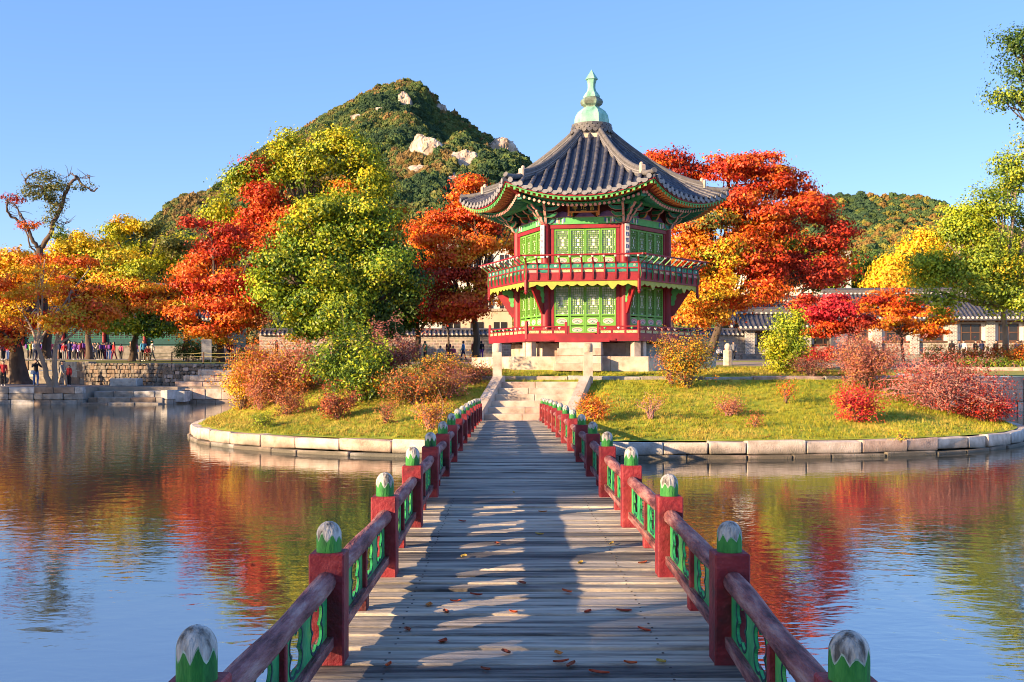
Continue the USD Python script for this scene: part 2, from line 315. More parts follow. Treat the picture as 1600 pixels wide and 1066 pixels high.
# ------------------------------------------------------------------ water and far ground
POND = Polygon([(-36, -34), (-40, 0), (-44, 40), (-42, 66), (-29, 66.2), (-21.4, 66.0), (-20.2, 69.2), (-9, 69.0), (10, 67), (22, 60), (26.5, 56), (33, 53.5), (46, 47), (50, 10), (46, -34)])
LOW = Polygon([(-42, 66), (-29, 66.2), (-21.4, 66.0), (-20.2, 69.2), (-9, 69.0), (-9, 72.2), (-19.8, 72.2), (-19.8, 76.0), (-29.5, 76.5), (-34, 82), (-42, 84)])
obj('pond_water', (np.array([[-60, -60, 0], [70, -60, 0], [70, 90, 0], [-60, 90, 0]], float), np.array([[0, 1, 2, 3]])), 'water', kind='structure')
def ground_z(y):
    return np.interp(y, [-60, 30, 56, 62, 72, 100, 110, 3000], [2.0, 2.0, 1.75, 1.95, 2.47, 2.95, 3.05, 3.05])
hole = unary_union([POND, LOW])
gv, gf, n = [], [], 0
for y0, y1 in ((-60, 30), (30, 56), (56, 62), (62, 72), (72, 100), (100, 110), (110, 460)):
    g = sbox(-420, y0, 420, y1).difference(hole)
    for q in getattr(g, 'geoms', [g]):
        if q.area < .01: continue
        a, b = trimesh.creation.triangulate_polygon(q, engine='earcut')
        gv.append(np.column_stack([a, ground_z(a[:, 1])])); gf.append(np.asarray(b) + n); n += len(a)
G = trimesh.Trimesh(np.vstack(gv), np.vstack(gf), process=False)
fl = G.face_normals[:, 2] < 0; ff = G.faces.copy(); ff[fl] = ff[fl][:, ::-1]
obj('ground', (G.vertices, ff), 'bank_grass', kind='structure')
obj('far_land', (np.array([[-6000, 440, 3.0], [6000, 440, 3.0], [6000, 9000, 3.0], [-6000, 9000, 3.0], [-6000, -60, 1.9], [-420, -60, 1.9], [-420, 440, 3.0], [420, 440, 3.0], [420, -60, 1.9], [6000, -60, 1.9], [-6000, -6000, 1.9], [6000, -6000, 1.9]], float),
    np.array([[0, 1, 2, 3], [4, 5, 6, 0], [8, 9, 1, 7], [10, 11, 9, 4]])), 'bank_grass', kind='structure')
LOWTOP = Polygon([(-42, 66.1), (-29, 66.3), (-26.1, 66.25), (-26.0, 68.25), (-21.0, 68.3), (-20.6, 69.0), (-9, 69.1), (-9, 72.2), (-19.8, 72.2), (-19.8, 76.2), (-29.5, 76.7), (-34, 82.3), (-42, 84.3)])
v, f = prism(LOWTOP, 1.8); obj('lower_terrace', (v + [0, 0, -.78], f), 'paving', kind='structure')
def sheet(name, pts, m, dz=.02):
    p = Polygon(pts); v, f, n = [], [], 0
    for y0, y1 in ((30, 56), (56, 62), (62, 72), (72, 100), (100, 110), (110, 460)):
        g = p.intersection(sbox(-420, y0, 420, y1))
        for q in getattr(g, 'geoms', [g]):
            if q.is_empty or q.area < .01: continue
            a, b = trimesh.creation.triangulate_polygon(q, engine='earcut'); b = np.asarray(b)
            cr = np.cross(a[b[:, 1]] - a[b[:, 0]], a[b[:, 2]] - a[b[:, 0]]); b[cr < 0] = b[cr < 0][:, ::-1]
            v.append(np.column_stack([a, ground_z(a[:, 1]) + dz])); f.append(b + n); n += len(a)
    obj(name, (np.vstack(v), np.vstack(f)), m, kind='structure')
sheet('gravel_path', [(-60, 92), (-20, 94), (10, 90), (60, 90), (60, 106), (10, 103), (-60, 116)], 'paving')
sheet('earth_path', [(-14, 72.5), (12, 71), (26, 64), (40, 62), (60, 62), (60, 80), (20, 80), (-14, 82)], 'earth', .015)

# ------------------------------------------------------------------ the wooden bridge
br = xf('wooden_bridge', label='arched wooden footbridge with weathered grey planks and red and green carved railings', cat='bridge')
rng = np.random.default_rng(11)
y = -1.2
while y < 32.15:
    w = rng.uniform(.16, .27); w = min(w, 32.3 - y); c = y + w / 2
    ln = 2.02 + rng.uniform(-.03, .03)
    v, f = cbox((ln, w - rng.uniform(.010, .022), .045), .006)
    nx = 9; xs = np.linspace(-.5, .5, nx)
    tw = rng.uniform(-.006, .006); v = v.copy(); v[:, 2] += v[:, 1] * tw / w * 2
    v += [float(bx(c)) + rng.uniform(-.015, .015), c, float(deck_z(c)) - .0225 + rng.uniform(-.006, .004)]
    pk = obj('plank', (v, f), f'plank_{rng.integers(6)}', br)
    if 3.5 < c < 11:
        for s in (-1, 1):
            for t in (-.25, .25): obj('nail', MB().add(*lathe([(.007, 0), (.006, .003)], 7), T=lambda q: q + [float(bx(c)) + s * .66 + rng.uniform(-.012, .012), c + t * w, v[:, 2].max() - .0012]), 'iron', pk)
    y += w
ys = np.linspace(-1.2, 32.2, 30)
for s in (-1, 1):
    q = MB()
    for side in (.86, .55):
        p = np.stack([bx(ys) + s * side, ys, deck_z(ys) - .17], 1)
        for a_, b_ in zip(p[:-1], p[1:]):
            v = np.array([[a_[0] + u, a_[1], a_[2] + w] for u in (-.06, .06) for w in (-.11, .11)] + [[b_[0] + u, b_[1], b_[2] + w] for u in (-.06, .06) for w in (-.11, .11)])
            q.add(v, np.array([[0, 1, 3, 2], [4, 6, 7, 5], [0, 4, 5, 1], [2, 3, 7, 6], [0, 2, 6, 4], [1, 5, 7, 3]]))
    obj('side_beam', q, 'beam_wood', br)
for yy in np.arange(2.5, 27, 4.0):
    for s in (-1, 1):
        obj('pier_post', MB().tube([[float(bx(yy)) + s * .75, yy, -1.2], [float(bx(yy)) + s * .75, yy, float(deck_z(yy)) - .28]], .13, 10), 'beam_wood', br, smooth=40)
def rx(y, side):                                # the railings wander a little from the deck's axis
    y = np.asarray(y, float); return bx(y) + side * .9075 + (np.interp(y, [3, 5, 7, 9], [-.085, -.035, 0, 0]) if side < 0 else np.interp(y, [3, 5, 7, 9, 11], [0, .055, .06, .03, 0]))
PY = 3.17 + 2.0 * np.arange(-2, 15)
FL = unary_union([Point(u * .034, w * .046).buffer(.043, 8) for u in (-1, 1) for w in (-1, 1)] + [Point(0, 0).buffer(.05, 8)])
from shapely import affinity
def dome(zb, zt, rad, bands):                       # bands of one domed post cap, split by a zigzag
    n = 48; col = np.arange(n); zig = np.array([0, .35, .75, 1, .7, .3])[col % 6] * (.034 + .014 * np.sin(col * .7))
    out = []
    def rad_at(z): return np.where(z < zt - rad * 1.15, rad, rad * np.sqrt(np.clip(1 - ((z - (zt - rad * 1.15)) / (rad * 1.15)) ** 2, 0, 1)))
    lo = np.full(n, zb); z1 = zb + .055 + zig; z2 = z1 + .007; top = np.full(n, zt - 1e-4)
    for a_, b_, steps in ((lo, z1, 3), (z1, z2, 2), (z2, top, 10)):
        v, f = [], []
        for i in range(steps):
            t = i / (steps - 1)
            if steps == 10: t = 1 - (1 - t) ** 2.0
            z = a_ * (1 - t) + b_ * t; r = rad_at(z); ang = col * 2 * math.pi / n
            v.append(np.stack([r * np.cos(ang), r * np.sin(ang), z], 1))
        for i in range(steps - 1):
            for j in range(n):
                k = (j + 1) % n; f.append([i * n + j, i * n + k, (i + 1) * n + k, (i + 1) * n + j])
        out.append((np.vstack(v), np.array(f)))
    return out
CAPS = dome(.0, .155, .059, None)
for side in (-1, 1):
    for k, yc in enumerate(PY):
        x = float(rx(yc, side)); z = float(deck_z(yc))
        v, f = cbox((.165, .165, .56), .007); v = v + [x, yc, z + .235]
        p = obj('railing_post', (v, f), 'rail_red', br)
        spin, tall = rng.uniform(0, 6.28), rng.uniform(.93, 1.05)
        for nm, (cv, cf), m in zip(('cap_base', 'cap_zigzag', 'cap_top'), CAPS, ('cap_green', 'cap_white', 'cap_grey')):
            cv = rotz(cv, spin) * [1, 1, tall] + [x, yc, z + .513]
            if nm == 'cap_top': pass
            obj(nm, (cv, cf), m, p, smooth=50)
        if k == len(PY) - 1: continue
        y0, y1 = yc + .0825, PY[k + 1] - .0825
        yy = np.linspace(y0 - .01, y1 + .01, 14)
        path = np.stack([rx(yy, side) + (meshkit.noise(np.stack([yy * 1.7, yy * 0 + side, yy * 0 + k], -1)) - .5) * .012, yy, deck_z(yy) + .385], 1)
        obj('handrail', tube(path, .047 + .004 * np.sin(yy * 5 + k), 12), 'handrail_wood', br, smooth=50)
        q = MB()
        def rail(z0, h, w):
            a_ = np.array([float(rx(y0, side)), y0, float(deck_z(y0)) + z0]); b_ = np.array([float(rx(y1, side)), y1, float(deck_z(y1)) + z0])
            v = np.array([[e[0] + u, e[1], e[2] + t] for e in (a_, b_) for u in (-w / 2, w / 2) for t in (-h / 2, h / 2)])
            return v, np.array([[0, 1, 3, 2], [4, 6, 7, 5], [0, 4, 5, 1], [2, 3, 7, 6], [0, 2, 6, 4], [1, 5, 7, 3]])
        obj('lower_rail', rail(.105, .05, .075), 'handrail_wood', br)
        ym = (y0 + y1) / 2
        obj('middle_post', MB().cb((float(rx(ym, side)), ym, float(deck_z(ym)) + .235), (.06, .045, .215), .004), 'rail_red', br)
        obj('foot_block', MB().cb((float(rx(ym, side)), ym, float(deck_z(ym)) + .04), (.07, .1, .085), .004), 'rail_red', br)
        for a_, b_ in ((y0, ym - .0225), (ym + .0225, y1)):
            L = b_ - a_; P = Polygon([(a_, .125), (b_, .125), (b_, .35), (a_, .35)]); rims = []
            for fr in (.27, .73):
                c = np.array([a_ + L * fr, .238 + rng.uniform(-.006, .006)]); k_ = rng.uniform(.9, 1.05); h = affinity.translate(affinity.scale(FL, k_ * 1.5, k_ * .98, origin=(0, 0)), *c)
                P = P.difference(h); rims.append(h.buffer(.015).difference(h.buffer(.002)))
            def place(v, o): return np.stack([rx(v[:, 0], side) + o + v[:, 2], v[:, 0], deck_z(v[:, 0]) + v[:, 1]], 1)
            v, f = prism(P, .012); pn = obj('carved_panel', (place(v, -.006), f), 'rail_green', br)
            for r in rims:
                v, f = prism(r, .017); obj('hole_rim', (place(v, -.0085), f), 'rim_dark', pn)
# the fallen leaves on the deck
rng = np.random.default_rng(5)
LEAFC = [(.55, .09, .02), (.42, .06, .02), (.6, .2, .04), (.5, .33, .06), (.3, .07, .03)]
for i, c in enumerate(LEAFC): mat(f'dead_leaf_{i}', c, rough_=.8)
spots = [(695, 957), (803, 957), (914, 957), (788, 1020), (875, 1035), (895, 1040), (1030, 1035), (985, 1037), (870, 1022), (668, 946), (712, 940), (820, 912), (745, 930), (905, 880), (1003, 880), (690, 1003), (725, 870), (775, 850), (840, 835), (760, 1047), (935, 1052), (640, 985), (1010, 985), (850, 800), (800, 770), (888, 925), (975, 955), (720, 815), (955, 850), (610, 1040)]
for px, py in spots:
    Y = 5.0
    for _ in range(12): Y = (EYE - float(deck_z(Y)) - .005) * F / (py - 574)
    p = at(px + rng.uniform(-4, 4), py, Y)
    a = rng.uniform(0, 6.28); L, W = rng.uniform(.028, .052), rng.uniform(.012, .022); v = []
    for t in np.linspace(-1, 1, 7):
        w = W * (1 - t * t) ** .7 * (1.1 - .3 * t); cz = .006 * t * t
        for s in (-1, 0, 1): v.append([t * L, s * w, cz + .008 * abs(s) + .003])
    f = [[i * 3 + j, i * 3 + j + 1, i * 3 + j + 4, i * 3 + j + 3] for i in range(6) for j in range(2)]
    v = rotz(np.array(v), a) + [p[0], p[1], float(deck_z(p[1])) + .002]
    ci = int(rng.integers(5)); off = p[0] - float(bx(p[1])); side = 'near the left railing' if off < -.35 else 'near the right railing' if off > .35 else 'in mid deck'
    k_ = int(np.argmin(np.abs(PY - p[1]))) - 1; wh = 'by the ' + ['nearest', 'second', 'third', 'fourth', 'fifth', 'further'][min(max(k_ - 1, 0), 5)] + ' posts'
    obj('fallen_leaf', (v, np.array(f)), f'dead_leaf_{ci}', label=f"{['red', 'dark red', 'orange', 'yellow', 'brown'][ci]} leaf {'along' if abs(math.cos(a)) > .7 else 'across'} the planks {side}, {wh}", cat='leaf', group='fallen leaves on the bridge deck')

# ------------------------------------------------------------------ stone stairs and the two posts
st = xf('stone_stairs', label='six broad granite steps between sloping stone cheeks at the far end of the bridge', cat='stairs')
rng = np.random.default_rng(8)
for i in range(6):
    z1 = .68 + .185 * (i + 1); y0 = 32.32 + .33 * i; xc = float(stair_x(y0)); W = 2.44
    cut = [0, rng.uniform(.35, .7), 1]
    for a_, b_ in zip(cut[:-1], cut[1:]):
        v, f = cbox(((b_ - a_) * W - .012, .36, .30), .012); v = rough(v, .008, 3, i)
        obj('step_stone', (v + [xc - W / 2 + (a_ + b_) / 2 * W, y0 + .18, z1 - .15], f), rng.choice(['granite', 'granite', 'granite_pink']), st)
v, f = cbox((2.5, .5, .2), .015); obj('threshold_stone', (v + [.3, 32.02, .575], f), 'granite', st)
for s in (-1, 1):
    ya, yb = 31.95, 34.35
    prof = Polygon([(ya, .4), (yb, .4), (yb, 1.98), (34.1, 1.98), (ya, .86)]); v, f = prism(prof, .30)
    v = np.stack([stair_x(v[:, 0]) + s * (1.37) - .15 + v[:, 2], v[:, 0], v[:, 1]], 1)
    obj('cheek_stone', (v, f), 'granite', st)
for s, lab in ((-1, 'left of the two tall pale stone posts at the top of the stairs'), (1, 'right of the two tall pale stone posts at the top of the stairs')):
    q = MB(); x, yy = float(stair_x(34.3)) + s * 1.40, 34.32
    px_ = [777, 919][s > 0]; x = (px_ - 800) / F * yy
    q.add(*[a for a in (lathe([(.20, 0), (.195, .94), (.17, .98)], 4, math.pi / 4))], T=lambda v: v + [x, yy, 1.75])
    t = obj('stone_post', q, 'granite', label=lab, cat='stone post')
    obj('post_head', MB().add(*lathe([(.13, .97), (.15, 1.0), (.15, 1.18), (.142, 1.24), (.11, 1.26)], 12, .2), T=lambda v: v + [x, yy, 1.75]), 'granite', t, smooth=40)
# ------------------------------------------------------------------ the hexagonal pavilion
PV = xf('hexagonal_pavilion', (3.0, 41.0, 2.2), -9.7, label='two storey hexagonal pavilion with red columns, green lattice doors and grey tiled roof', cat='pavilion')
C30, S30 = math.cos(math.pi / 6), .5
def face(k):                                    # local (u along the face, d outward, z) -> pavilion space
    a = k * math.pi / 3; n = np.array([math.sin(a), -math.cos(a)]); t = np.array([math.cos(a), math.sin(a)])
    def T(v):
        v = np.asarray(v, float); return np.stack([t[0] * v[:, 0] + n[0] * v[:, 1], t[1] * v[:, 0] + n[1] * v[:, 1], v[:, 2]], 1)
    return T
def radial(k):                                  # the same along the corner between face k and face k + 1
    return face(k + .5)
def fbox(q, T, u, d, z, su, sd, sz, ch=0): (q.cb((u, d, z), (su, sd, sz), ch, T=T) if ch else q.box((u, d, z), (su, sd, sz), T=T)); return q
rng = np.random.default_rng(21)
HEX = lambda R, z0, z1: lathe([(R, z0), (R, z1)], 6, math.pi / 6 * 0 + math.radians(-60 - 0) + math.radians(0))
obj('plinth_core', MB().add(*lathe([(4.35, -.3), (4.35, .405)], 6, 0.0), T=lambda v: rotz(v, math.radians(0))), 'granite_grey', PV)
# hexagon corners lie at angles 60 k from +x when faces point to -y, so phase 0 is right
for k in range(6):
    T = face(k); W = 4.62; cuts = np.concatenate([[0], np.sort(rng.uniform(.18, .82, 3)), [1]]); cuts = np.linspace(0, 1, 5) * .6 + cuts * .4
    for a_, b_ in zip(cuts[:-1], cuts[1:]):
        v, f = cbox(((b_ - a_) * W - .012, .36, .56), .015); v = rough(v, .012, 2, int(rng.integers(99))) + [(a_ + b_) / 2 * W - W / 2, 3.82, .14]
        obj('plinth_block', (T(v), f), rng.choice(['granite', 'granite', 'granite_pink']), PV)
    # foundation stones under the house
    for a_ in range(3):
        v, f = cbox((.98, .3, .5), .02); obj('foundation_stone', (T(v + [-.98 + .98 * a_, 2.55, .665 - .02 * (a_ % 2)]), f), ['granite_pink', 'granite_grey'][a_ % 2], PV)
    for u in ((0.0,) if k in (2, 3, 4) else (-1.45, 1.45) if k else (-1.75, 1.75)):
        if k == 0: continue
        obj('deck_pillar', MB().cb((u, 3.2, .67), (.2, .2, .56), .012, T=T), 'granite', PV)
    R_ = radial(k); obj('deck_pillar', MB().cb((0, 3.66, .67), (.27, .27, .56), .015, T=R_), 'granite', PV)
for i, (z1, d1, w) in enumerate([(.17, 4.78, 1.62), (.42, 4.5, 1.56), (.70, 4.2, 1.5), (.90, 3.9, 1.44)]):
    v, f = cbox((w, d1 - 3.3, .25), .015); obj('stone_step', (face(0)(rough(v, .01, 2, i) + [-.02, (d1 + 3.3) / 2, z1 - .125]), f), ['granite_pink', 'granite'][i % 2], PV)
# lower deck
q = MB().add(*lathe([(3.9, 1.10), (3.9, 1.19)], 6)); obj('deck_floor', q, 'red_paint', PV)
for k in range(6):
    T = face(k)
    obj('deck_fascia', fbox(MB(), T, 0, 3.395, 1.075, 3.92, .05, .25), 'red_paint', PV)
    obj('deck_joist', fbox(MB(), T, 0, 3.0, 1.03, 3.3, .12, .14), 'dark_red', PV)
    lim = 1.95; segs = [(-lim, lim)] if k else [(-lim, -.56), (.56, lim)]
    R_ = radial(k); obj('rail_corner_post', MB().cb((0, 3.9, 1.33), (.09, .09, .62), .008, T=R_).cb((0, 3.9, 1.65), (.06, .06, .04), .01, T=R_), 'red_paint', PV)
    for a_, b_ in segs:
        m_, L = (a_ + b_) / 2, b_ - a_
        q = MB(); fbox(q, T, m_, 3.37, 1.46, L, .06, .05, .01); fbox(q, T, m_, 3.37, 1.345, L, .045, .035); fbox(q, T, m_, 3.37, 1.21, L, .05, .04)
        n = max(2, round(L / .42)); us = np.linspace(a_, b_, n + 1)
        for u in us[1:-1]: fbox(q, T, u, 3.37, 1.275, .05, .045, .12)
        obj('deck_railing', q, 'red_paint', PV)
        for u in us[:-1]:
            obj('lotus_knob', MB().add(*lathe([(.012, 0), (.02, .015), (.05, .05), (.045, .075), (.02, .085)], 8), T=lambda v: T(v + [u + L / n / 2, 3.37, 1.362])), rng.choice(['dan_white', 'dan_white', 'dan_light', 'dan_pink']), PV, smooth=40)
            obj('rail_panel', fbox(MB(), T, u + L / n / 2, 3.365, 1.28, L / n - .07, .02, .09), 'panel_ochre', PV)
        if k == 0:
            u = b_ if b_ < 1 else a_; obj('rail_end_post', fbox(MB(), T, u, 3.37, 1.34, .09, .09, .56, .008), 'red_paint', PV)
q = MB(); fbox(q, face(0), 0, 3.44, .985, 1.9, .04, .12); fbox(q, face(0), -1.05, 3.44, 1.01, .22, .04, .07); fbox(q, face(0), 1.05, 3.44, 1.01, .22, .04, .07); obj('deck_apron', q, 'red_paint', PV)
# columns
for k in range(6):
    R_ = radial(k)
    obj('column', MB().add(*lathe([(.175, 1.15), (.17, 3.2), (.165, 5.14)], 16), T=lambda v: R_(v + [0, 2.80, 0])), 'red_paint', PV, smooth=40)
    obj('column_base', MB().add(*lathe([(.26, .4), (.25, .9), (.21, 1.15)], 12), T=lambda v: R_(v + [0, 2.80, 0])), 'granite', PV, smooth=40)
APO = 2.80 * C30
def door_leaf(T, u, z0, z1, w, panels, lat, d, nm='door_leaf'):
    """One lattice leaf: frame, paper, lattice, flower boards. lat = (bottom, top) of the lattice."""
    leaf = xf(nm, parent=PV); q = MB(); s = .046
    fbox(q, T, u - w / 2 + s / 2, d, (z0 + z1) / 2, s, .06, z1 - z0); fbox(q, T, u + w / 2 - s / 2, d, (z0 + z1) / 2, s, .06, z1 - z0)
    for z in [z0 + .025, z1 - .03, lat[0] - .03] + [p[0] - .02 for p in panels[1:]]: fbox(q, T, u, d, z, w - 2 * s, .058, .06)
    obj('frame', q, 'door_green', leaf)
    obj('paper', fbox(MB(), T, u, d - .035, (lat[0] + lat[1]) / 2, w - .09, .01, lat[1] - lat[0] + .03), 'paper', leaf)
    q = MB(); wi, hi = w - 2 * s, lat[1] - lat[0]; zc = (lat[0] + lat[1]) / 2; b = .012
    for i in range(1, 12):
        z = lat[0] + hi * i / 12
        for a_, c_ in {5: ((-.5, -.17), (.17, .5)), 7: ((-.5, -.17), (.17, .5)), 3: ((-.32, .32),), 9: ((-.32, .32),)}.get(i, ((-.5, .5),)): fbox(q, T, u + (a_ + c_) / 2 * wi, d, z, (c_ - a_) * wi, .03, b)
    for fx, spans in ((-.32, ((0, 1),)), (.32, ((0, 1),)), (-.16, ((0, .25), (.33, .67), (.75, 1))), (.16, ((0, .25), (.33, .67), (.75, 1))), (0, ((.08, .33), (.67, .92))), (-.42, ((.16, .34), (.66, .84))), (.42, ((.16, .34), (.66, .84)))):
        for a_, c_ in spans: fbox(q, T, u + fx * wi, d + .001, lat[0] + (a_ + c_) / 2 * hi, b, .03, (c_ - a_) * hi)
    obj('lattice', q, 'lattice_green', leaf)
    for p0, p1 in panels:
        h = p1 - p0; pn = obj('flower_board', fbox(MB(), T, u, d + .005, (p0 + p1) / 2, w - 2 * s + .002, .03, h - .04), 'door_green', leaf)
        e = Point(0, 0).buffer(1, 8); v, f = prism(e, .012); v = v * [(w - 2 * s) * .42, h * .30, 1]
        obj('flower', (T(np.stack([v[:, 0] + u, v[:, 2] + d + .019, v[:, 1] + (p0 + p1) / 2], 1)), f), 'floral_white', leaf)
        q = MB()
        for t in np.linspace(.12, .88, 9): q.box((u - math.cos(t * math.pi) * (w - 2 * s) * .33, d + .033, (p0 + p1) / 2 - h * .08 + math.sin(t * math.pi) * h * .27), (.034, .006, .022), T=T)
        obj('petals', q, 'floral_pink', leaf); obj('flower_heart', MB().box((u, d + .034, (p0 + p1) / 2 - h * .08), (.045, .008, .05), T=T).box((u - .05, d + .034, (p0 + p1) / 2 - h * .16), (.05, .008, .025), T=T).box((u + .05, d + .0342, (p0 + p1) / 2 - h * .16), (.05, .008, .025), T=T), 'dan_teal', leaf)
for k in range(6):
    T = face(k); Wf = 2.80 - .34
    # lower storey
    obj('sill_beam', fbox(MB(), T, 0, APO - .02, 1.22, Wf, .16, .1), 'red_paint', PV)
    obj('lintel', fbox(MB(), T, 0, APO, 3.06, Wf, .2, .22), 'red_paint', PV)
    for s in (-1, 1): obj('door_jamb', fbox(MB(), T, s * (Wf / 2 - .06), APO - .01, 2.1, .12, .12, 1.72), 'red_paint', PV)
    w = (Wf - .26) / 4
    for i in range(4):
        mid = k == 0 and i in (1, 2)
        if not mid: obj('threshold_beam', fbox(MB(), T, -1.5 * w + i * w, APO - .03, 1.39, w, .12, .25), 'red_paint', PV)
        door_leaf(T, -1.5 * w + i * w, 1.22 if mid else 1.52, 2.95, w - .012, [(1.52, 1.86)] + ([(1.24, 1.52)] if mid else []), (1.94, 2.88), APO)
    # upper storey
    obj('lintel', fbox(MB(), T, 0, APO, 5.045, Wf, .18, .13), 'red_paint', PV)
    obj('sill_beam', fbox(MB(), T, 0, APO, 3.52, Wf, .16, .3), 'red_paint', PV)
    for s in (-1, 1): obj('door_jamb', fbox(MB(), T, s * (Wf / 2 - .06), APO - .01, 4.32, .12, .12, 1.32), 'red_paint', PV)
    for i in range(4): door_leaf(T, -1.5 * w + i * w, 3.68, 4.97, w - .012, [(3.7, 4.0)], (4.07, 4.91), APO, 'upper_door_leaf')
    # painted beam above
    obj('painted_beam', fbox(MB(), T, 0, APO, 5.245, Wf + .1, .2, .23), 'dan_light', PV)
    q = {c: MB() for c in ('dan_pink', 'dan_blue', 'dan_white', 'dan_teal', 'dan_orange', 'dan_green')}
    for s in (-1, 1):
        for j, c in enumerate(('dan_teal', 'dan_orange', 'dan_blue', 'dan_white', 'dan_pink', 'dan_green', 'dan_white', 'dan_blue')):
            fbox(q[c], T, s * (Wf / 2 - .05 - .065 * j), APO + .1035, 5.245 + (.03 if j % 2 else -.02), .05, .009, .17 - .02 * (j % 3))
    for c, m_ in q.items(): obj('beam_pattern', m_, c, PV)
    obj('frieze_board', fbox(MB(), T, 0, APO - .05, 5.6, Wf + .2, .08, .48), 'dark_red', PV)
    for s in (-1, 0, 1):
        tri = Polygon([(-.36, 0), (.36, 0), (.18, .15), (0, .2), (-.18, .15)]); v, f = prism(tri, .02)
        obj('frieze_board', (T(np.stack([v[:, 0] + s * .8, v[:, 2] + APO - .008, v[:, 1] + 5.40], 1)), f), 'dan_purple', PV)
        obj('frieze_trim', fbox(MB(), T, s * .8, APO + .012, 5.385, .74, .02, .035), 'dan_pink', PV)
    obj('purlin', MB().tube(T(np.array([[-1.75, 3.0, 5.83], [1.75, 3.0, 5.83]])), .1, 10), 'dan_green', PV, smooth=40)
    # balcony
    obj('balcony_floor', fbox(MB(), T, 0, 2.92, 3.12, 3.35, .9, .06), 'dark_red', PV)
    obj('balcony_fascia', fbox(MB(), T, 0, 3.39, 3.17, 3.93, .06, .26), 'red_paint', PV)
    R_ = radial(k)
    obj('corner_pendant', MB().cb((0, 3.93, 3.02), (.1, .1, .6), .01, T=R_).add(*lathe([(.03, -.14), (.065, -.07), (.04, 0)], 8), T=lambda v: R_(v + [0, 3.93, 2.73])), 'red_paint', PV)
    xs = np.linspace(-1.93, 1.93, 120); lob = .10 + .075 * np.abs(np.sin((xs + 1.93) / 3.86 * math.pi * 11)) + .12 * np.exp(-((np.abs(xs) - 1.05) / .12) ** 2) + .12 * np.exp(-((np.abs(xs) - 1.93) / .1) ** 2)
    sk = Polygon([(a_, 0) for a_ in (-1.93, 1.93)] + [(a_, -b_) for a_, b_ in zip(xs[::-1], lob[::-1])]); v, f = prism(sk, .025)
    obj('scalloped_skirt', (T(np.stack([v[:, 0], v[:, 2] + 3.36, v[:, 1] + 3.04], 1)), f), 'dan_yellow', PV)
    # brace from the column out to the balcony corner
    br_ = Polygon([(2.9, 1.95), (3.05, 1.95), (3.75, 3.0), (2.9, 3.0)]); v, f = prism(br_, .07)
    obj('corner_brace', (R_(np.stack([v[:, 2] - .035, v[:, 0], v[:, 1]], 1)), f), 'red_paint', PV)
    sw = unary_union([Point(3.1, 2.84).buffer(.1, 6), Point(3.05, 2.62).buffer(.085, 6), Point(3.3, 2.9).buffer(.09, 6), Point(3.02, 2.42).buffer(.06, 6), Polygon([(2.99, 2.4), (3.04, 2.4), (3.2, 2.95), (3.05, 2.95)])]).buffer(.025); v, f = prism(sw, .1)
    obj('brace_scroll', (R_(np.stack([v[:, 2] - .05, v[:, 0], v[:, 1]], 1)), f), 'dan_light', PV)
    # balcony railing
    q = MB(); y_ = MB(); dk = MB()
    for z in (3.31, 3.47, 3.66): fbox(q, T, 0, 3.40 + (z - 3.3) * .12, z, 3.95, .05, .04)
    obj('balcony_rail', q, 'red_paint', PV)
    n = 10; us = np.linspace(-1.95, 1.95, n + 1)
    for i in range(n):
        obj('balcony_panel', fbox(MB(), T, (us[i] + us[i + 1]) / 2, 3.405, 3.39, us[1] - us[0] - .05, .02, .09), ['panel_ochre', 'panel_ochre', 'dan_pink', 'dan_teal'][rng.integers(4)], PV)
        obj('balcony_panel', fbox(MB(), T, (us[i] + us[i + 1]) / 2, 3.425, 3.565, us[1] - us[0] - .05, .02, .16), 'dan_teal', PV)
        obj('panel_flower', MB().add(*lathe([(.045, 0), (.045, .012)], 6), T=lambda v: T(np.stack([v[:, 0] + (us[i] + us[i + 1]) / 2 + .05, v[:, 2] + 3.435, v[:, 1] + 3.565], 1))), rng.choice(['dan_white', 'dan_light', 'dan_pink']), PV)
    for i, u in enumerate(us if k % 1 == 0 else us):
        zz = np.linspace(3.10, 3.9, 12); dd = 3.47 + .03 * np.sin((zz - 3.1) * 9) + .27 * sstep((zz - 3.55) / .35)
        for wd, m_, off in ((.05, 'red_paint', 0),):
            v = []
            for z, d_ in zip(zz, dd):
                dep = .07 if z < 3.6 else .05
                v += [[u - wd / 2, d_ - dep, z], [u + wd / 2, d_ - dep, z], [u + wd / 2, d_, z], [u - wd / 2, d_, z]]
            f = [[4 * a_ + b_, 4 * a_ + (b_ + 1) % 4, 4 * a_ + 4 + (b_ + 1) % 4, 4 * a_ + 4 + b_] for a_ in range(11) for b_ in range(4)]
            pst = obj('balcony_post', (T(np.array(v)), np.array(f)), m_, PV)
        v = []
        for z, d_ in zip(zz, dd): v += [[u - wd / 2 - .004, d_ - .06, z], [u - wd / 2 - .004, d_ - .012, z], [u + wd / 2 + .004, d_ - .012, z], [u + wd / 2 + .004, d_ - .06, z]]
        f = [[4 * a_ + b_, 4 * a_ + b_ + 1, 4 * a_ + 5 + b_, 4 * a_ + 4 + b_] for a_ in range(11) for b_ in (0, 2)]
        obj('post_side', (T(np.array(v)), np.array(f)), 'dan_teal' if i % 2 else 'dan_light', pst)
        obj('lotus_cup', MB().add(*lathe([(.02, 0), (.05, .05), (.02, .07)], 8), T=lambda v: T(v + [u, 3.72, 3.83])), 'dan_white', pst)
    obj('top_rail', MB().tube(T(np.array([[-2.22, 3.70, 3.92], [2.22, 3.70, 3.92]])), .032, 8), 'red_paint', PV, smooth=40)
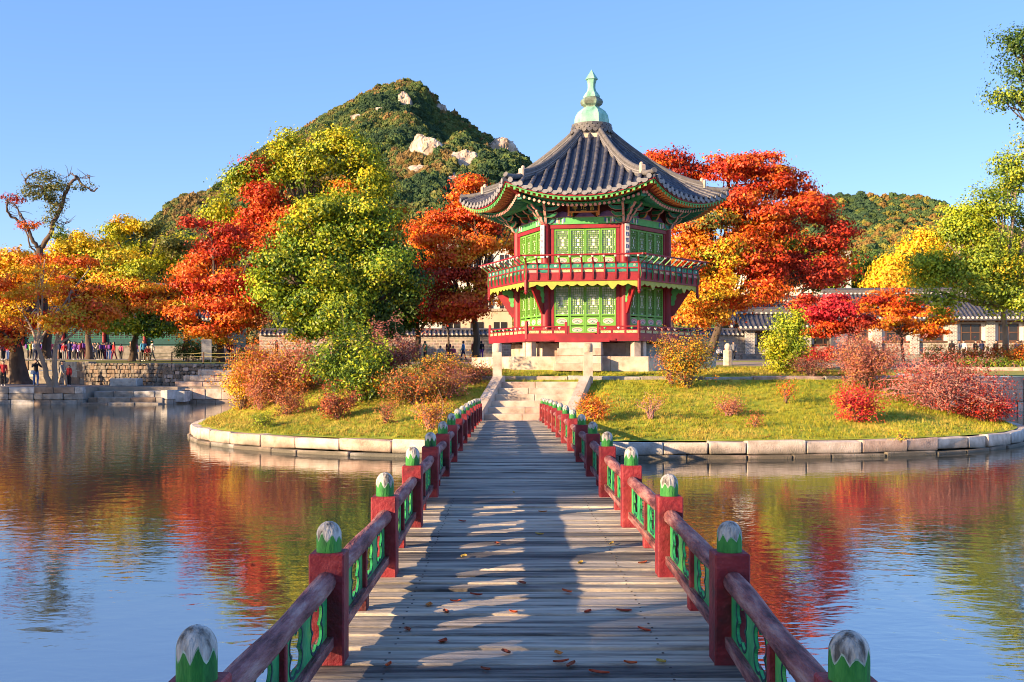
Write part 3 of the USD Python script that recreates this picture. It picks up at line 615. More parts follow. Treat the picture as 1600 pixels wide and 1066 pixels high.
    # brackets: tiers of tongues on every column, along the corner and along both faces
    def tongue(base, reach, z, h):
        return Polygon([(base, z), (base + reach * .55, z), (base + reach * .8, z + h * .25), (base + reach, z + h * .8), (base + reach * .97, z + h * 1.05), (base + reach * .82, z + h * .95), (base + reach * .72, z + h * .72), (base, z + h * .8)])
    for tier, (rc, z) in enumerate(((.36, 5.16), (.62, 5.36), (.9, 5.57))):
        for TT, base, sc in ((R_, 2.75, 1.0), (T, APO, .8), (face(k + 1), APO, .8)):
            if TT is R_: u0 = 0
            elif TT is T: u0 = 1.38
            else: u0 = -1.38
            pg = tongue(base, rc * sc, z, .24)
            v, f = prism(pg, .08); obj('bracket_core', (TT(np.stack([v[:, 2] - .04 + u0, v[:, 0], v[:, 1]], 1)), f), 'dan_pink', PV)
            pg = pg.buffer(-.022)
            if not pg.is_empty:
                pg = max(getattr(pg, 'geoms', [pg]), key=lambda g: g.area); v, f = prism(pg, .12); obj('bracket_face', (TT(np.stack([v[:, 2] - .06 + u0, v[:, 0], v[:, 1]], 1)), f), ['dan_teal', 'dan_green', 'dan_teal'][tier], PV)
        for s, TT in ((1, T), (-1, face(k + 1))):               # arms lying along the wall
            pg = tongue(0, .34 + .1 * tier, z, .17); v, f = prism(pg, .09)
            obj('bracket_arm', (TT(np.stack([s * (1.4 - v[:, 0]), v[:, 2] + APO + .06 + .16 * tier, v[:, 1]], 1)), f), ['dan_teal', 'dan_green', 'dan_teal'][tier], PV)
            pg = pg.buffer(.012); v, f = prism(pg, .05); obj('arm_edge', (TT(np.stack([s * (1.4 - v[:, 0]), v[:, 2] + APO + .08 + .16 * tier, v[:, 1]], 1)), f), 'dan_pink', PV)
    for u in ((-.45, .45) if k == 0 else (-.4, .4)):
        for tier, (rc, z) in enumerate(((.2, 5.40), (.42, 5.60))):
            pg = tongue(APO, rc + .1, z, .2); v, f = prism(pg, .07); obj('bracket_core', (T(np.stack([v[:, 2] - .035 + u, v[:, 0], v[:, 1]], 1)), f), 'dan_pink' if tier else 'dan_orange', PV)
            v, f = prism(pg.buffer(-.02), .1); obj('bracket_face', (T(np.stack([v[:, 2] - .05 + u, v[:, 0], v[:, 1]], 1)), f), 'dan_green', PV)
    # vertical plaques on the columns
    if k in (0, 5):
        pl = obj('column_plaque', MB().cb((0, 3.0, 4.52), (.17, .03, 1.16), .006, T=R_ if k == 0 else R_), 'dan_white', PV)
        q = MB(); g = np.random.default_rng(3)
        for j in range(5):
            zc = 4.95 - .215 * j
            for dz in (.05, .0, -.055): q.box((g.uniform(-.01, .01), 3.018, zc + dz), (g.uniform(.07, .13), .004, .017), T=R_)
            for du in (-.035, .03): q.box((du + g.uniform(-.01, .01), 3.019, zc + g.uniform(-.02, .02)), (.017, .004, .12), T=R_)
        obj('brush_lettering', q, 'ink_blue', pl)
# name board under the front eave: three gilt characters on black
T0 = face(0)
sb = obj('name_board', fbox(MB(), T0, 0, APO + .44, 5.66, .98, .05, .30, .01), 'black', PV)
q = MB()
fbox(q, T0, 0, APO + .45, 5.82, 1.1, .06, .05); fbox(q, T0, 0, APO + .45, 5.5, 1.1, .06, .05)
for s in (-1, 1): fbox(q, T0, s * .53, APO + .45, 5.63, .06, .08, .5)
obj('board_frame', q, 'dan_orange', sb)
q = MB(); STROKES = {
 'ting': [(0, .1, .16, .02), (0, .115, .02, .03), (0, .05, .1, .018), (0, .02, .1, .018), (-.05, .035, .018, .045), (.05, .035, .018, .045), (0, -.015, .18, .018), (0, -.05, .12, .018), (0, -.085, .02, .07)],
 'yuan': [(.03, .1, .12, .018), (.03, .07, .14, .018), (.03, .02, .09, .018), (.03, .045, .09, .016), (0, -.03, .02, .07), (.06, -.04, .05, .018), (-.08, .06, .03, .02), (-.075, -.01, .02, .09), (0, -.105, .2, .018)],
 'xiang': [(0, .09, .15, .018), (0, .07, .02, .1), (-.05, .04, .07, .018), (.05, .04, .07, .018), (0, -.02, .12, .018), (0, -.06, .11, .016), (0, -.1, .12, .018), (-.055, -.06, .018, .09), (.055, -.06, .018, .09)]}
for u0, ch in ((-.3, 'ting'), (0, 'yuan'), (.3, 'xiang')):
    for i, (du, dz, su, sz) in enumerate(STROKES[ch]): q.box((u0 + du, APO + .4685 + .0006 * i, 5.66 + dz), (su, .006, sz), T=T0)
obj('gilt_lettering', q, 'gold', sb)

# ---- roof
D0, D1 = .55, 4.25
def Zm(d): s = (d - D0) / (D1 - D0); return 8.72 - 2.72 * (1.42 * s - .42 * s * s)
def lift(d, u): s = np.clip((d - D0) / (D1 - D0), 0, 1.1); return .50 * s ** 3 * np.abs(u) ** 2.3
def eave_d(u): return D1 + .16 * np.abs(u) ** 2
def roof_z(x, d): u = np.clip(np.abs(x) / np.maximum(d * math.tan(math.pi / 6), .05), 0, 1); return Zm(d) + lift(d, u)
rf = xf('roof', parent=PV)
for k in range(6):
    T = face(k)
    nd, nu = 26, 21; v = []                                   # pan-tile bed with stepped courses
    for i in range(nd):
        for j in range(nu):
            u = -1 + 2 * j / (nu - 1); d = D0 + (eave_d(u) - D0) * i / (nd - 1); v.append([u * d * math.tan(math.pi / 6), d, Zm(d) + lift(d, u)])
    v = np.array(v); f = np.array([[i * nu + j, i * nu + j + 1, (i + 1) * nu + j + 1, (i + 1) * nu + j] for i in range(nd - 1) for j in range(nu - 1)])
    v2 = v - [0, 0, .09]; m = len(v); edge = [(nd - 1) * nu + j for j in range(nu)]
    f2 = np.array([[a_, a_ + 1, a_ + 1 + m, a_ + m] for a_ in edge[:-1]])
    obj('tile_bed', (T(np.vstack([v, v2])), np.vstack([f, f[:, ::-1] + m, f2])), 'roof_pan', rf)
    sp = .335; n = 7
    for j in range(-n, n + 1):
        x = j * sp; ds = max(D0 + .02, abs(x) / math.tan(math.pi / 6) + .12)
        ue = abs(x) / (D1 * math.tan(math.pi / 6)); de = eave_d(ue)
        if de - ds < .2: continue
        m_ = max(2, int((de - ds) / .3)); path, rad = [], []
        for a_ in range(m_):                                  # each round tile laps over the next one down
            for t, r_ in ((0, .066), (.92, .08), (.94, .066)):
                d = ds + (de - ds) * (a_ + t) / m_; path.append([x, d, float(roof_z(np.array(x), np.array(d))) + .07]); rad.append(r_)
        path.append([x, de + .02, float(roof_z(np.array(x), np.array(de))) + .06]); rad.append(.082)
        obj('tile_row', (lambda a: (T(a[0]), a[1]))(tube(path, rad, 8)), 'roof_tile', rf, smooth=50)
        d = de + .03; cap = lathe([(.088, 0), (.088, .03)], 12)
        obj('end_tile', (T(np.stack([cap[0][:, 0] + x, cap[0][:, 2] + d - .01, cap[0][:, 1] + float(roof_z(np.array(x), np.array(de))) + .03], 1)), cap[1]), 'tile_end', rf)
        if j < n:
            xm = x + sp / 2; ue = abs(xm) / (D1 * math.tan(math.pi / 6)); de = eave_d(min(ue, 1)); zc = float(roof_z(np.array(xm), np.array(de)))
            if abs(xm) < de * math.tan(math.pi / 6) - .08:
                a_ = np.linspace(-1, 1, 9); cres = Polygon([(t * .13, .02 - .0 * t) for t in a_] + [(t * .13, -.03 - .085 * (1 - t * t)) for t in a_[::-1]]); v, f = prism(cres, .025)
                obj('drip_tile', (T(np.stack([v[:, 0] + xm, v[:, 2] + de + .005, v[:, 1] + zc - .0], 1)), f), 'tile_end', rf)
    # eaves below the tiles: board, flying rafters, round rafters
    us = np.linspace(-1, 1, 25); q = MB(); q2 = MB(); q3 = MB()
    def strip(mb, off, zoff, th, wd):
        p = np.stack([us * (eave_d(us) + off) * math.tan(math.pi / 6), eave_d(us) + off, Zm(D1) + lift(D1, us) + zoff], 1)
        for a_, b_ in zip(p[:-1], p[1:]):
            v = np.array([[e[0], e[1] + y_, e[2] + z_] for e in (a_, b_) for y_ in (-wd / 2, wd / 2) for z_ in (-th / 2, th / 2)])
            mb.add(T(v), np.array([[0, 1, 3, 2], [4, 6, 7, 5], [0, 4, 5, 1], [2, 3, 7, 6], [0, 2, 6, 4], [1, 5, 7, 3]]))
    strip(q, -.06, -.12, .05, .08); obj('eave_board', q, 'red_paint', PV)
    q = MB(); strip(q, -.10, -.165, .045, .07); obj('eave_board', q, 'dan_light', PV)
    q = MB(); strip(q, -.62, -.30, .06, .06); obj('eave_board', q, 'dan_green', PV)
    fr, frs, rr, re = MB(), MB(), MB(), MB()
    for u in np.linspace(-.97, .97, 27):
        x1 = u * (eave_d(u) - .08) * math.tan(math.pi / 6); x0 = u * 3.2 * math.tan(math.pi / 6)
        z1 = Zm(D1) + lift(D1, u) - .225; z0 = Zm(D1) + lift(D1, u) * .65 - .16
        a_, b_ = np.array([x0, 3.2, z0]), np.array([x1, eave_d(u) - .08, z1]); dr = (b_ - a_)
        def bar(mb, a_, b_, w, h):
            v = np.array([[e[0] + y_, e[1], e[2] + z_] for e in (a_, b_) for y_ in (-w / 2, w / 2) for z_ in (-h / 2, h / 2)])
            mb.add(T(v), np.array([[0, 1, 3, 2], [4, 6, 7, 5], [0, 4, 5, 1], [2, 3, 7, 6], [0, 2, 6, 4], [1, 5, 7, 3]]))
        bar(fr, a_, b_, .07, .08); bar(frs, b_ - dr * .002, b_ + dr * .006, .074, .084)
        x1 = u * (eave_d(u) - .58) * math.tan(math.pi / 6); x0 = u * 2.35 * math.tan(math.pi / 6)
        z1 = Zm(D1) + lift(D1, u) * .78 - .37; z0 = 6.05
        p = np.array([[x0, 2.35, z0], [x1, eave_d(u) - .58, z1]])
        rr.add(*tube(T(p), .05, 8)); e = p[1] - p[0]
        re.add(*tube(T(np.array([p[1] - e * .002, p[1] + e * .008])), .052, 10))
    obj('flying_rafters', fr, 'dan_orange', PV, kind='stuff'); obj('flying_rafter_ends', frs, 'dan_light', PV, kind='stuff')
    obj('round_rafters', rr, 'dan_teal', PV, smooth=40, kind='stuff'); obj('round_rafter_ends', re, 'dan_pink', PV, kind='stuff')
    us2 = np.linspace(-1, 1, 15); v = []
    for u in us2:
        v += [[u * 2.3 * math.tan(math.pi / 6), 2.3, 6.12], [u * (eave_d(u) - .5) * math.tan(math.pi / 6), eave_d(u) - .5, Zm(D1) + lift(D1, u) * .82 - .25], [u * (eave_d(u) - .06) * math.tan(math.pi / 6), eave_d(u) - .06, Zm(D1) + lift(D1, u) - .15]]
    f = np.array([[3 * a_ + b_, 3 * a_ + b_ + 1, 3 * a_ + 4 + b_, 3 * a_ + 3 + b_] for a_ in range(14) for b_ in range(2)])
    obj('soffit_board', (T(np.array(v)), f), 'soffit', PV)
    # hip ridge between face k and k + 1
    R_ = radial(k); ds = np.linspace(D0 + .1, D1 + .02, 22); rr_ = ds / C30; zh = Zm(ds) + lift(ds, 1.0)
    cut = ds < 3.75
    hr = obj('hip_ridge', (lambda P: (P.v and P))(MB().add(*[x_ for x_ in (lambda p, w, h: (np.array([[sx * w / 2, a_, z_ + t] for a_, z_ in p for sx, t in ((-1, -.06), (-1, h), (1, h), (1, -.06))]), np.array([[4 * i + b, 4 * i + (b + 1) % 4, 4 * i + 4 + (b + 1) % 4, 4 * i + 4 + b] for i in range(len(p) - 1) for b in range(4)] + [[0, 1, 2, 3], [4 * len(p) - 1, 4 * len(p) - 2, 4 * len(p) - 3, 4 * len(p) - 4]])))(list(zip(rr_[cut], zh[cut])), .2, .22)], T=R_)), 'ridge_tile', PV)
    for lz, lw in ((.07, .235), (.15, .235)):
        p = np.stack([0 * rr_[cut], rr_[cut], zh[cut] + lz], 1); v = np.array([[sx * lw / 2, a_[1], a_[2] + t] for a_ in p for sx, t in ((-1, -.018), (-1, .018), (1, .018), (1, -.018))])
        obj('ridge_course', (R_(v), np.array([[4 * i + b, 4 * i + (b + 1) % 4, 4 * i + 4 + (b + 1) % 4, 4 * i + 4 + b] for i in range(len(p) - 1) for b in range(4)])), 'tile_end', hr)
    obj('ridge_cap', (lambda a: (R_(a[0]), a[1]))(tube(np.stack([0 * rr_[cut], rr_[cut], zh[cut] + .25], 1), .085, 8)), 'ridge_tile', hr, smooth=50)
    obj('ridge_end', MB().cb((0, rr_[cut][-1] + .05, zh[cut][-1] + .2), (.22, .12, .34), .04, T=R_), 'lime_plaster', hr)
    obj('roof_figure', MB().add(*lathe([(.06, 0), (.085, .04), (.065, .08), (.075, .11), (.03, .16)], 8), T=lambda v: R_(v + [0, rr_[cut][-1] - .04, zh[cut][-1] + .31])), 'lime_plaster', hr, smooth=40)
    lo = ~cut; rl = np.concatenate([rr_[cut][-1:] + .1, rr_[lo], [rr_[-1] + .12]]); zl = np.concatenate([zh[cut][-1:], zh[lo], [zh[-1] + .05]])
    obj('lower_hip_tiles', (lambda a: (R_(a[0]), a[1]))(tube(np.stack([0 * rl, rl, zl + .09], 1), .1, 10)), 'ridge_tile', rf, smooth=50)
    # hip rafter with its end board
    obj('hip_rafter', MB().add(*(lambda p: (np.array([[sx * .09, a_, z_ + t] for a_, z_ in p for sx, t in ((-1, -.1), (-1, .1), (1, .1), (1, -.1))]), np.array([[4 * i + b, 4 * i + (b + 1) % 4, 4 * i + 4 + (b + 1) % 4, 4 * i + 4 + b] for i in range(len(p) - 1) for b in range(4)] + [[0, 1, 2, 3], [4 * len(p) - 1, 4 * len(p) - 2, 4 * len(p) - 3, 4 * len(p) - 4]])))([(2.6, 6.0), (3.6, 5.88), (4.25, 5.98)]), T=R_), 'dan_green', PV)
    obj('hip_rafter', MB().add(*(lambda p: (np.array([[sx * .075, a_, z_ + t] for a_, z_ in p for sx, t in ((-1, -.09), (-1, .09), (1, .09), (1, -.09))]), np.array([[4 * i + b, 4 * i + (b + 1) % 4, 4 * i + 4 + (b + 1) % 4, 4 * i + 4 + b] for i in range(len(p) - 1) for b in range(4)] + [[0, 1, 2, 3], [4 * len(p) - 1, 4 * len(p) - 2, 4 * len(p) - 3, 4 * len(p) - 4]])))([(3.7, 6.08), (4.4, 6.13), (4.95, 6.36)]), T=R_), 'red_paint', PV)
    obj('hip_rafter_end', MB().cb((0, 4.27, 5.98), (.2, .04, .22), .01, T=R_), 'dan_teal', PV)
# collar and finial
obj('collar', MB().add(*lathe([(.80, 8.45), (.80, 8.72), (.72, 8.75), (.72, 8.86)], 6)), 'lime_plaster', rf)
obj('collar_ring', MB().add(*lathe([(.78, 8.72), (.79, 8.80), (.73, 8.81)], 6)), 'ridge_tile', rf)
for row in range(3):
    for j in range(24):
        a_ = (j + .5 * (row % 2)) * 2 * math.pi / 24; cres = Polygon([(t * .1, .09) for t in np.linspace(-1, 1, 7)] + [(t * .1, .03 - .08 * (1 - t * t)) for t in np.linspace(1, -1, 7)]); v, f = prism(cres, .05)
        rr0 = .70 + .05 * (2 - row) * .6
        obj('collar_tile', (rotz(np.stack([v[:, 0], v[:, 2] + rr0 + .02 * v[:, 1], v[:, 1] + 8.84 + .115 * row], 1), a_), f), ['ridge_tile', 'roof_tile'][(j + row) % 3 == 0], rf)
fin = obj('finial_dome', MB().add(*lathe([(.70, 9.12), (.66, 9.2), (.655, 9.34), (.62, 9.52), (.52, 9.68), (.36, 9.80), (.34, 9.81)], 6)), 'copper', rf)
obj('finial_bulb', MB().add(*lathe([(.30, 9.80), (.30, 9.86), (.40, 9.93), (.435, 10.03), (.40, 10.13), (.30, 10.2)], 6)), 'copper_dark', PV)
obj('finial_neck', MB().add(*lathe([(.31, 10.2), (.32, 10.26), (.27, 10.32), (.25, 10.36), (.17, 10.46), (.145, 10.58), (.15, 10.72), (.19, 10.86), (.2, 10.88)], 6)), 'copper', PV)
obj('finial_spire', MB().add(*lathe([(.24, 10.88), (.245, 10.90), (.14, 11.06), (.012, 11.26)], 6)), 'copper', PV)
# ------------------------------------------------------------------ foliage
PAL = {
 'red': [((.56, .06, .012), 5), ((.46, .032, .012), 3), ((.62, .12, .014), 3), ((.58, .2, .016), 1)],
 'darkred': [((.40, .03, .012), 4), ((.5, .045, .014), 3), ((.26, .028, .012), 2), ((.54, .11, .016), 1)],
 'orange': [((.70, .22, .014), 4), ((.64, .14, .014), 4), ((.64, .32, .018), 3), ((.55, .07, .014), 2), ((.42, .34, .018), 1)],
 'redorange': [((.66, .13, .012), 5), ((.58, .07, .012), 4), ((.68, .22, .014), 3), ((.58, .3, .018), 1)],
 'yelloworange': [((.74, .40, .015), 4), ((.66, .26, .014), 3), ((.56, .42, .02), 3), ((.62, .13, .014), 1)],
 'yellow': [((.72, .48, .018), 4), ((.60, .44, .018), 3), ((.5, .42, .02), 2), ((.64, .3, .016), 1)],
 'gold': [((.80, .52, .02), 4), ((.74, .44, .016), 3), ((.64, .48, .03), 1)],
 'yellowgreen': [((.44, .42, .015), 4), ((.32, .36, .015), 3), ((.56, .44, .016), 2), ((.18, .24, .015), 2)],
 'green': [((.14, .23, .014), 4), ((.25, .31, .014), 3), ((.06, .12, .014), 3), ((.40, .39, .016), 2)],
 'brightgreen': [((.32, .40, .022), 4), ((.44, .46, .022), 3), ((.18, .27, .02), 2)],
 'darkgreen': [((.055, .11, .02), 4), ((.09, .15, .02), 3), ((.03, .07, .015), 2)],
 'feather': [((.19, .27, .022), 4), ((.28, .33, .022), 3), ((.11, .18, .02), 3), ((.42, .38, .022), 1)],
 'olive': [((.16, .16, .03), 4), ((.1, .12, .03), 3), ((.24, .2, .035), 1)],
 'pink': [((.44, .17, .13), 4), ((.36, .10, .085), 3), ((.46, .24, .16), 2), ((.28, .07, .06), 2)],
 'rust': [((.46, .15, .06), 4), ((.38, .09, .04), 3), ((.5, .22, .06), 3), ((.35, .2, .05), 1)],
 'crimson': [((.58, .03, .04), 4), ((.5, .02, .035), 3), ((.6, .1, .05), 1)],
 'plum': [((.2, .05, .04), 3), ((.14, .04, .03), 2), ((.26, .09, .04), 1)],
}
def pick(names, n, g):
    """n colours out of one palette, or out of several with weights."""
    if isinstance(names, str): names = {names: 1}
    cs, ws = [], []
    for nm, w in names.items():
        t = sum(x[1] for x in PAL[nm])
        for c, k in PAL[nm]: cs.append(c); ws.append(w * k / t)
    cs, ws = np.array(cs), np.array(ws); return cs[g.choice(len(cs), n, p=ws / ws.sum())]
def leaf_mesh(pos, nrm, size, col, g, aspect=.62):
    n = len(pos); nrm = nrm / np.maximum(np.linalg.norm(nrm, axis=1, keepdims=True), 1e-9)
    t = np.cross(nrm, g.normal(size=(n, 3))); t /= np.maximum(np.linalg.norm(t, axis=1, keepdims=True), 1e-9); b = np.cross(nrm, t)
    s = (size * g.uniform(.65, 1.3, n))[:, None]; fold = nrm * s * .12
    v = np.stack([pos - t * s * .5, pos + b * s * aspect * .5 + fold, pos + t * s * .5, pos - b * s * aspect * .5 + fold], 1).reshape(-1, 3)
    i = np.arange(n)[:, None] * 4; f = np.vstack([i + [0, 1, 2], i + [0, 2, 3]])
    return v, f, np.repeat(col, 4, 0)
def make_crown(lobes, leaves, clump, size, g, flat=.5, per=38, shell=.5, updir=.5, gap=.0):
    leaves, size = int(leaves * 1.6), size * .78
    """lobes: (centre, radii, palette, weight). Leaves sit in clumps spread through each lobe's volume."""
    P, N, C, ends = [], [], [], []
    wt = np.array([l[3] * (l[1][0] * l[1][1] * l[1][2]) ** (2 / 3) for l in lobes]); wt /= wt.sum()
    for (c, r, pal, _), w in zip(lobes, wt):
        k = max(3, int(leaves * w / per)); d = g.normal(size=(k, 3)); d /= np.linalg.norm(d, axis=1, keepdims=True)
        q = g.uniform(0, 1, k) ** (shell / 1.5)
        cc = c + d * q[:, None] * r
        if gap:
            keep = meshkit.fbm(cc * (1.1 / max(clump * 2.2, .3)), 2, 7) > gap
            cc, d, k = cc[keep], d[keep], int(keep.sum())
        if k == 0:
            ends.append(np.array([c])); continue
        ends.append(cc[g.choice(k, min(k, 14), replace=False)])
        cl = g.uniform(.6, 1.4, k) * clump * (1.25 if per > 40 else 1)
        base = pick(pal, k, g) * g.uniform(.8, 1.2, (k, 1))
        m = per; off = g.normal(size=(k, m, 3)) * .5; off *= cl[:, None, None] * np.array([1, 1, flat])
        off[..., 2] -= .12 * (off[..., 0] ** 2 + off[..., 1] ** 2) / np.maximum(cl[:, None], .05)
        P.append((cc[:, None] + off).reshape(-1, 3))
        nn = d[:, None] * .4 + np.array([0, 0, updir * .6]) + off / (cl[:, None, None] * np.array([1, 1, max(flat, .4)])) * .75 + g.normal(size=(k, m, 3)) * .30
        N.append(nn.reshape(-1, 3))
        cj = np.where(g.uniform(size=(k, m, 1)) < .85, base[:, None], pick(pal, k * m, g).reshape(k, m, 3)) * g.uniform(.85, 1.15, (k, m, 1))
        C.append(cj.reshape(-1, 3))
    P, N, C = np.vstack(P), np.vstack(N), np.vstack(C)
    v, f, c = leaf_mesh(P, N, np.full(len(P), size), C, g)
    return v, f, c, ends
def wiggle(a, b, n, amp, g):
    t = np.linspace(0, 1, n)[:, None]; p = a * (1 - t) + b * t
    o = np.cumsum(g.normal(size=(n, 3)), 0) * amp; o -= o[:1] * (1 - t) + o[-1:] * t; return p + o
def tree(name, label, cat, base, lobes, leaves, clump, size, seed, trunk_r=.25, fork=.4, lean=None, bark='bark', flat=.5, group=None, per=70, mat_='leaf', trunks=1, shell=.5, gap=0., updir=.5, boughs=5):
    g = np.random.default_rng(seed); base = np.asarray(base, float)
    lobes = [(np.asarray(c, float), np.asarray(r, float), p, w) for c, r, p, w in lobes]
    top = np.mean([l[0] for l in lobes], 0); t = xf(name, tuple(base), label=label, cat=cat, group=group)
    sub = []                                       # every lobe is broken up into flat boughs with gaps of shade between them
    for c_, r_, p_, w_ in lobes:
        if not boughs: sub.append((c_, r_, p_, w_)); continue
        dv = g.normal(size=(boughs, 3)); dv /= np.linalg.norm(dv, axis=1, keepdims=True); dv[:, 2] = np.linspace(-.85, .95, boughs) + g.normal(size=boughs) * .12
        for q_ in dv: s_ = g.uniform(.42, .62); sub.append((c_ + q_ * r_ * .66, r_ * np.array([s_, s_, s_ * .58]) + .12, p_, w_))
    main, lobes_ = lobes, sub
    v, f, c, ends = make_crown(lobes_, leaves, clump, size, g, flat, per, shell, updir, gap)
    q, qb = MB(), MB(); H = top[2] - base[2]
    for j in range(trunks):
        fk = base + (top - base) * [.35, .35, fork] + (g.normal(size=3) * [.1, .1, .02] * H if trunks > 1 else 0)
        if lean is not None: fk = base + np.asarray(lean)
        b0 = base + [(j - (trunks - 1) / 2) * trunk_r * 1.2, 0, -.3]
        p = wiggle(b0, fk, 7, .025 * H / 3, g); rad = np.linspace(1, .62, 7) * trunk_r; rad[0] *= 1.5; rad[1] *= 1.08
        q.tube(p - base, rad, 9)
        ends = [np.vstack(ends[i_ * max(boughs, 1):(i_ + 1) * max(boughs, 1)])[::4] if boughs else ends[i_] for i_ in range(len(main))] if j == 0 else ends
        for i, (l, e) in enumerate(zip(lobes, ends)):
            if trunks > 1 and i % trunks != j: continue
            a = wiggle(fk, l[0], 6, .03 * H / 2, g); r0 = trunk_r * .5
            qb.tube(a - base, np.linspace(r0, r0 * .35, 6), 6)
            for x in e:
                o = a[g.integers(2, 6)]; qb.tube(wiggle(o, x, 4, .04 * np.linalg.norm(x - o), g) - base, np.linspace(r0 * .32, r0 * .07, 4), 4)
    obj('trunk', q, bark, t, smooth=60); obj('branches', qb, bark, t, smooth=60)
    obj('crown', (v - base, f), mat_, t, tint=c)
    return t
def L(px, py, rx, ry, Y, pal, w=1.0, dd=0.0, deep=.85):    # a lobe measured in the photograph at distance Y
    return (at(px, py, Y + dd), np.array([rx, rx * deep, ry]) * (Y + dd) / F, pal, w)
def gz(y): return float(ground_z(y))
def foot(px, Y, z=None): return np.array([(px - 800) / F * Y, Y, gz(Y) if z is None else z])

# --- left bank
tree('maple_tree', 'red maple with a thick dark forked trunk at the left edge of the photo', 'tree', foot(33, 80, 1.15),
     [L(-10, 455, 55, 45, 80, 'redorange'), L(40, 500, 42, 30, 79, 'red'), L(5, 520, 40, 26, 78, 'redorange'), L(-60, 480, 60, 50, 80, 'orange'), L(60, 440, 40, 26, 81, 'orange', .8)], 15000, .75, .30, 1, .72, .5, flat=.35, gap=.42)
tree('maple_tree', 'slender orange and yellow maple with paired pale trunks on the low left terrace', 'tree', foot(84, 70, 1.05),
     [L(60, 440, 45, 26, 70, 'yelloworange'), L(110, 455, 50, 30, 70, 'orange'), L(140, 420, 40, 22, 71, 'redorange', .8), L(105, 500, 45, 22, 69, 'yelloworange'), L(35, 480, 35, 26, 70, 'yelloworange'), L(150, 490, 40, 24, 70, 'orange'), L(70, 405, 30, 16, 70, 'redorange', .7)], 14000, .6, .26, 2, .2, .42, bark='bark_pale', flat=.35, trunks=2, gap=.45)
tree('yellow_tree', 'golden yellow broadleaf tree behind the crowd on the left bank', 'tree', foot(140, 104),
     [L(125, 400, 40, 36, 104, 'yellow'), L(150, 440, 60, 44, 104, 'yellowgreen'), L(95, 440, 45, 40, 104, 'yelloworange'), L(185, 420, 45, 40, 104, 'yellow')], 16000, .95, .42, 3, .35, gap=.4)
tree('sparse_tree', 'thin crowned olive and yellow tree rising above the left maples', 'tree', foot(210, 110),
     [L(180, 362, 22, 16, 110, 'yellowgreen'), L(215, 352, 30, 12, 110, 'yellow'), L(200, 395, 50, 22, 110, 'yellowgreen'), L(245, 372, 34, 22, 110, 'olive'), L(230, 410, 40, 22, 110, 'yellowgreen'), L(275, 390, 25, 18, 110, 'olive')], 13000, .75, .36, 4, .3, .5, gap=.44)
tree('maple_tree', 'broad maple mixing green and orange leaves above the crowd on the left bank', 'tree', foot(205, 88),
     [L(190, 455, 62, 30, 88, 'yelloworange'), L(240, 470, 60, 34, 88, 'orange'), L(180, 500, 48, 22, 86, 'yellowgreen'), L(255, 505, 46, 24, 86, 'green'), L(225, 430, 50, 28, 90, 'yellowgreen'), L(290, 440, 36, 30, 90, 'orange')], 22000, .8, .31, 5, .3, .45, flat=.33, gap=.42)
tree('maple_tree', 'deep red spreading maple to the left of the large green tree', 'tree', foot(345, 84),
     [L(330, 372, 46, 34, 84, 'darkred'), L(390, 400, 52, 44, 84, 'red'), L(305, 420, 42, 34, 84, 'redorange'), L(340, 460, 62, 34, 83, 'red'), L(290, 490, 42, 26, 82, 'orange'), L(360, 505, 56, 24, 82, 'redorange'), L(400, 470, 42, 34, 83, 'red'), L(320, 520, 40, 14, 82, 'orange', .7)], 28000, .78, .31, 6, .34, .4, flat=.32, gap=.4)
tree('zelkova_tree', 'tallest yellow green tree with a scarlet patch, left of the mountain', 'tree', foot(470, 104),
     [L(455, 225, 30, 26, 104, 'yellowgreen'), L(500, 245, 55, 36, 104, {'yellowgreen': 2, 'green': 1}), L(560, 265, 50, 40, 104, {'yellowgreen': 2, 'green': 1}), L(590, 320, 42, 38, 104, {'yellowgreen': 1, 'green': 1}), L(520, 300, 50, 30, 103, {'yellowgreen': 1, 'green': 1}), L(430, 270, 40, 34, 104, 'yellowgreen'), L(385, 285, 26, 30, 104, {'green': 1, 'yellowgreen': 1}), L(400, 260, 16, 20, 103, {'darkred': 1, 'olive': 1}, .8), L(425, 315, 34, 34, 102, 'red'), L(400, 350, 34, 34, 102, 'red'), L(440, 350, 26, 26, 101, 'redorange'), L(500, 330, 60, 45, 105, 'green'), L(360, 340, 30, 34, 105, 'yellowgreen'), L(545, 300, 20, 16, 101, 'orange', .5), L(370, 385, 34, 36, 105, {'yellowgreen': 2, 'orange': 1}), L(610, 350, 30, 30, 105, {'yellowgreen': 1, 'orange': 1}, .7)], 44000, 1.0, .38, 7, .55, .45, gap=.38)
tree('broadleaf_tree', 'dense rounded green tree lit yellow green on its left, standing behind the island shrubs', 'tree', foot(530, 80),
     [L(520, 322, 60, 24, 80, {'yellowgreen': 1, 'green': 1}), L(585, 345, 45, 26, 80, {'yellowgreen': 1, 'green': 1}), L(470, 360, 50, 32, 80, {'yellowgreen': 1, 'green': 2}), L(535, 350, 58, 36, 80, 'green'), L(600, 380, 48, 34, 80, 'green'), L(450, 410, 50, 36, 79, 'green'), L(520, 415, 60, 40, 78, {'green': 2, 'yellowgreen': 1}), L(590, 440, 56, 38, 79, 'green'), L(450, 470, 48, 32, 79, {'green': 2, 'yellowgreen': 1}), L(515, 480, 56, 34, 78, 'green'), L(590, 500, 50, 34, 80, 'darkgreen'), L(470, 510, 50, 20, 80, 'green'), L(640, 440, 30, 36, 81, {'green': 1, 'darkgreen': 1}), L(420, 440, 26, 28, 79, 'brightgreen')], 46000, .85, .33, 8, .45, .35, flat=.6, gap=.36)
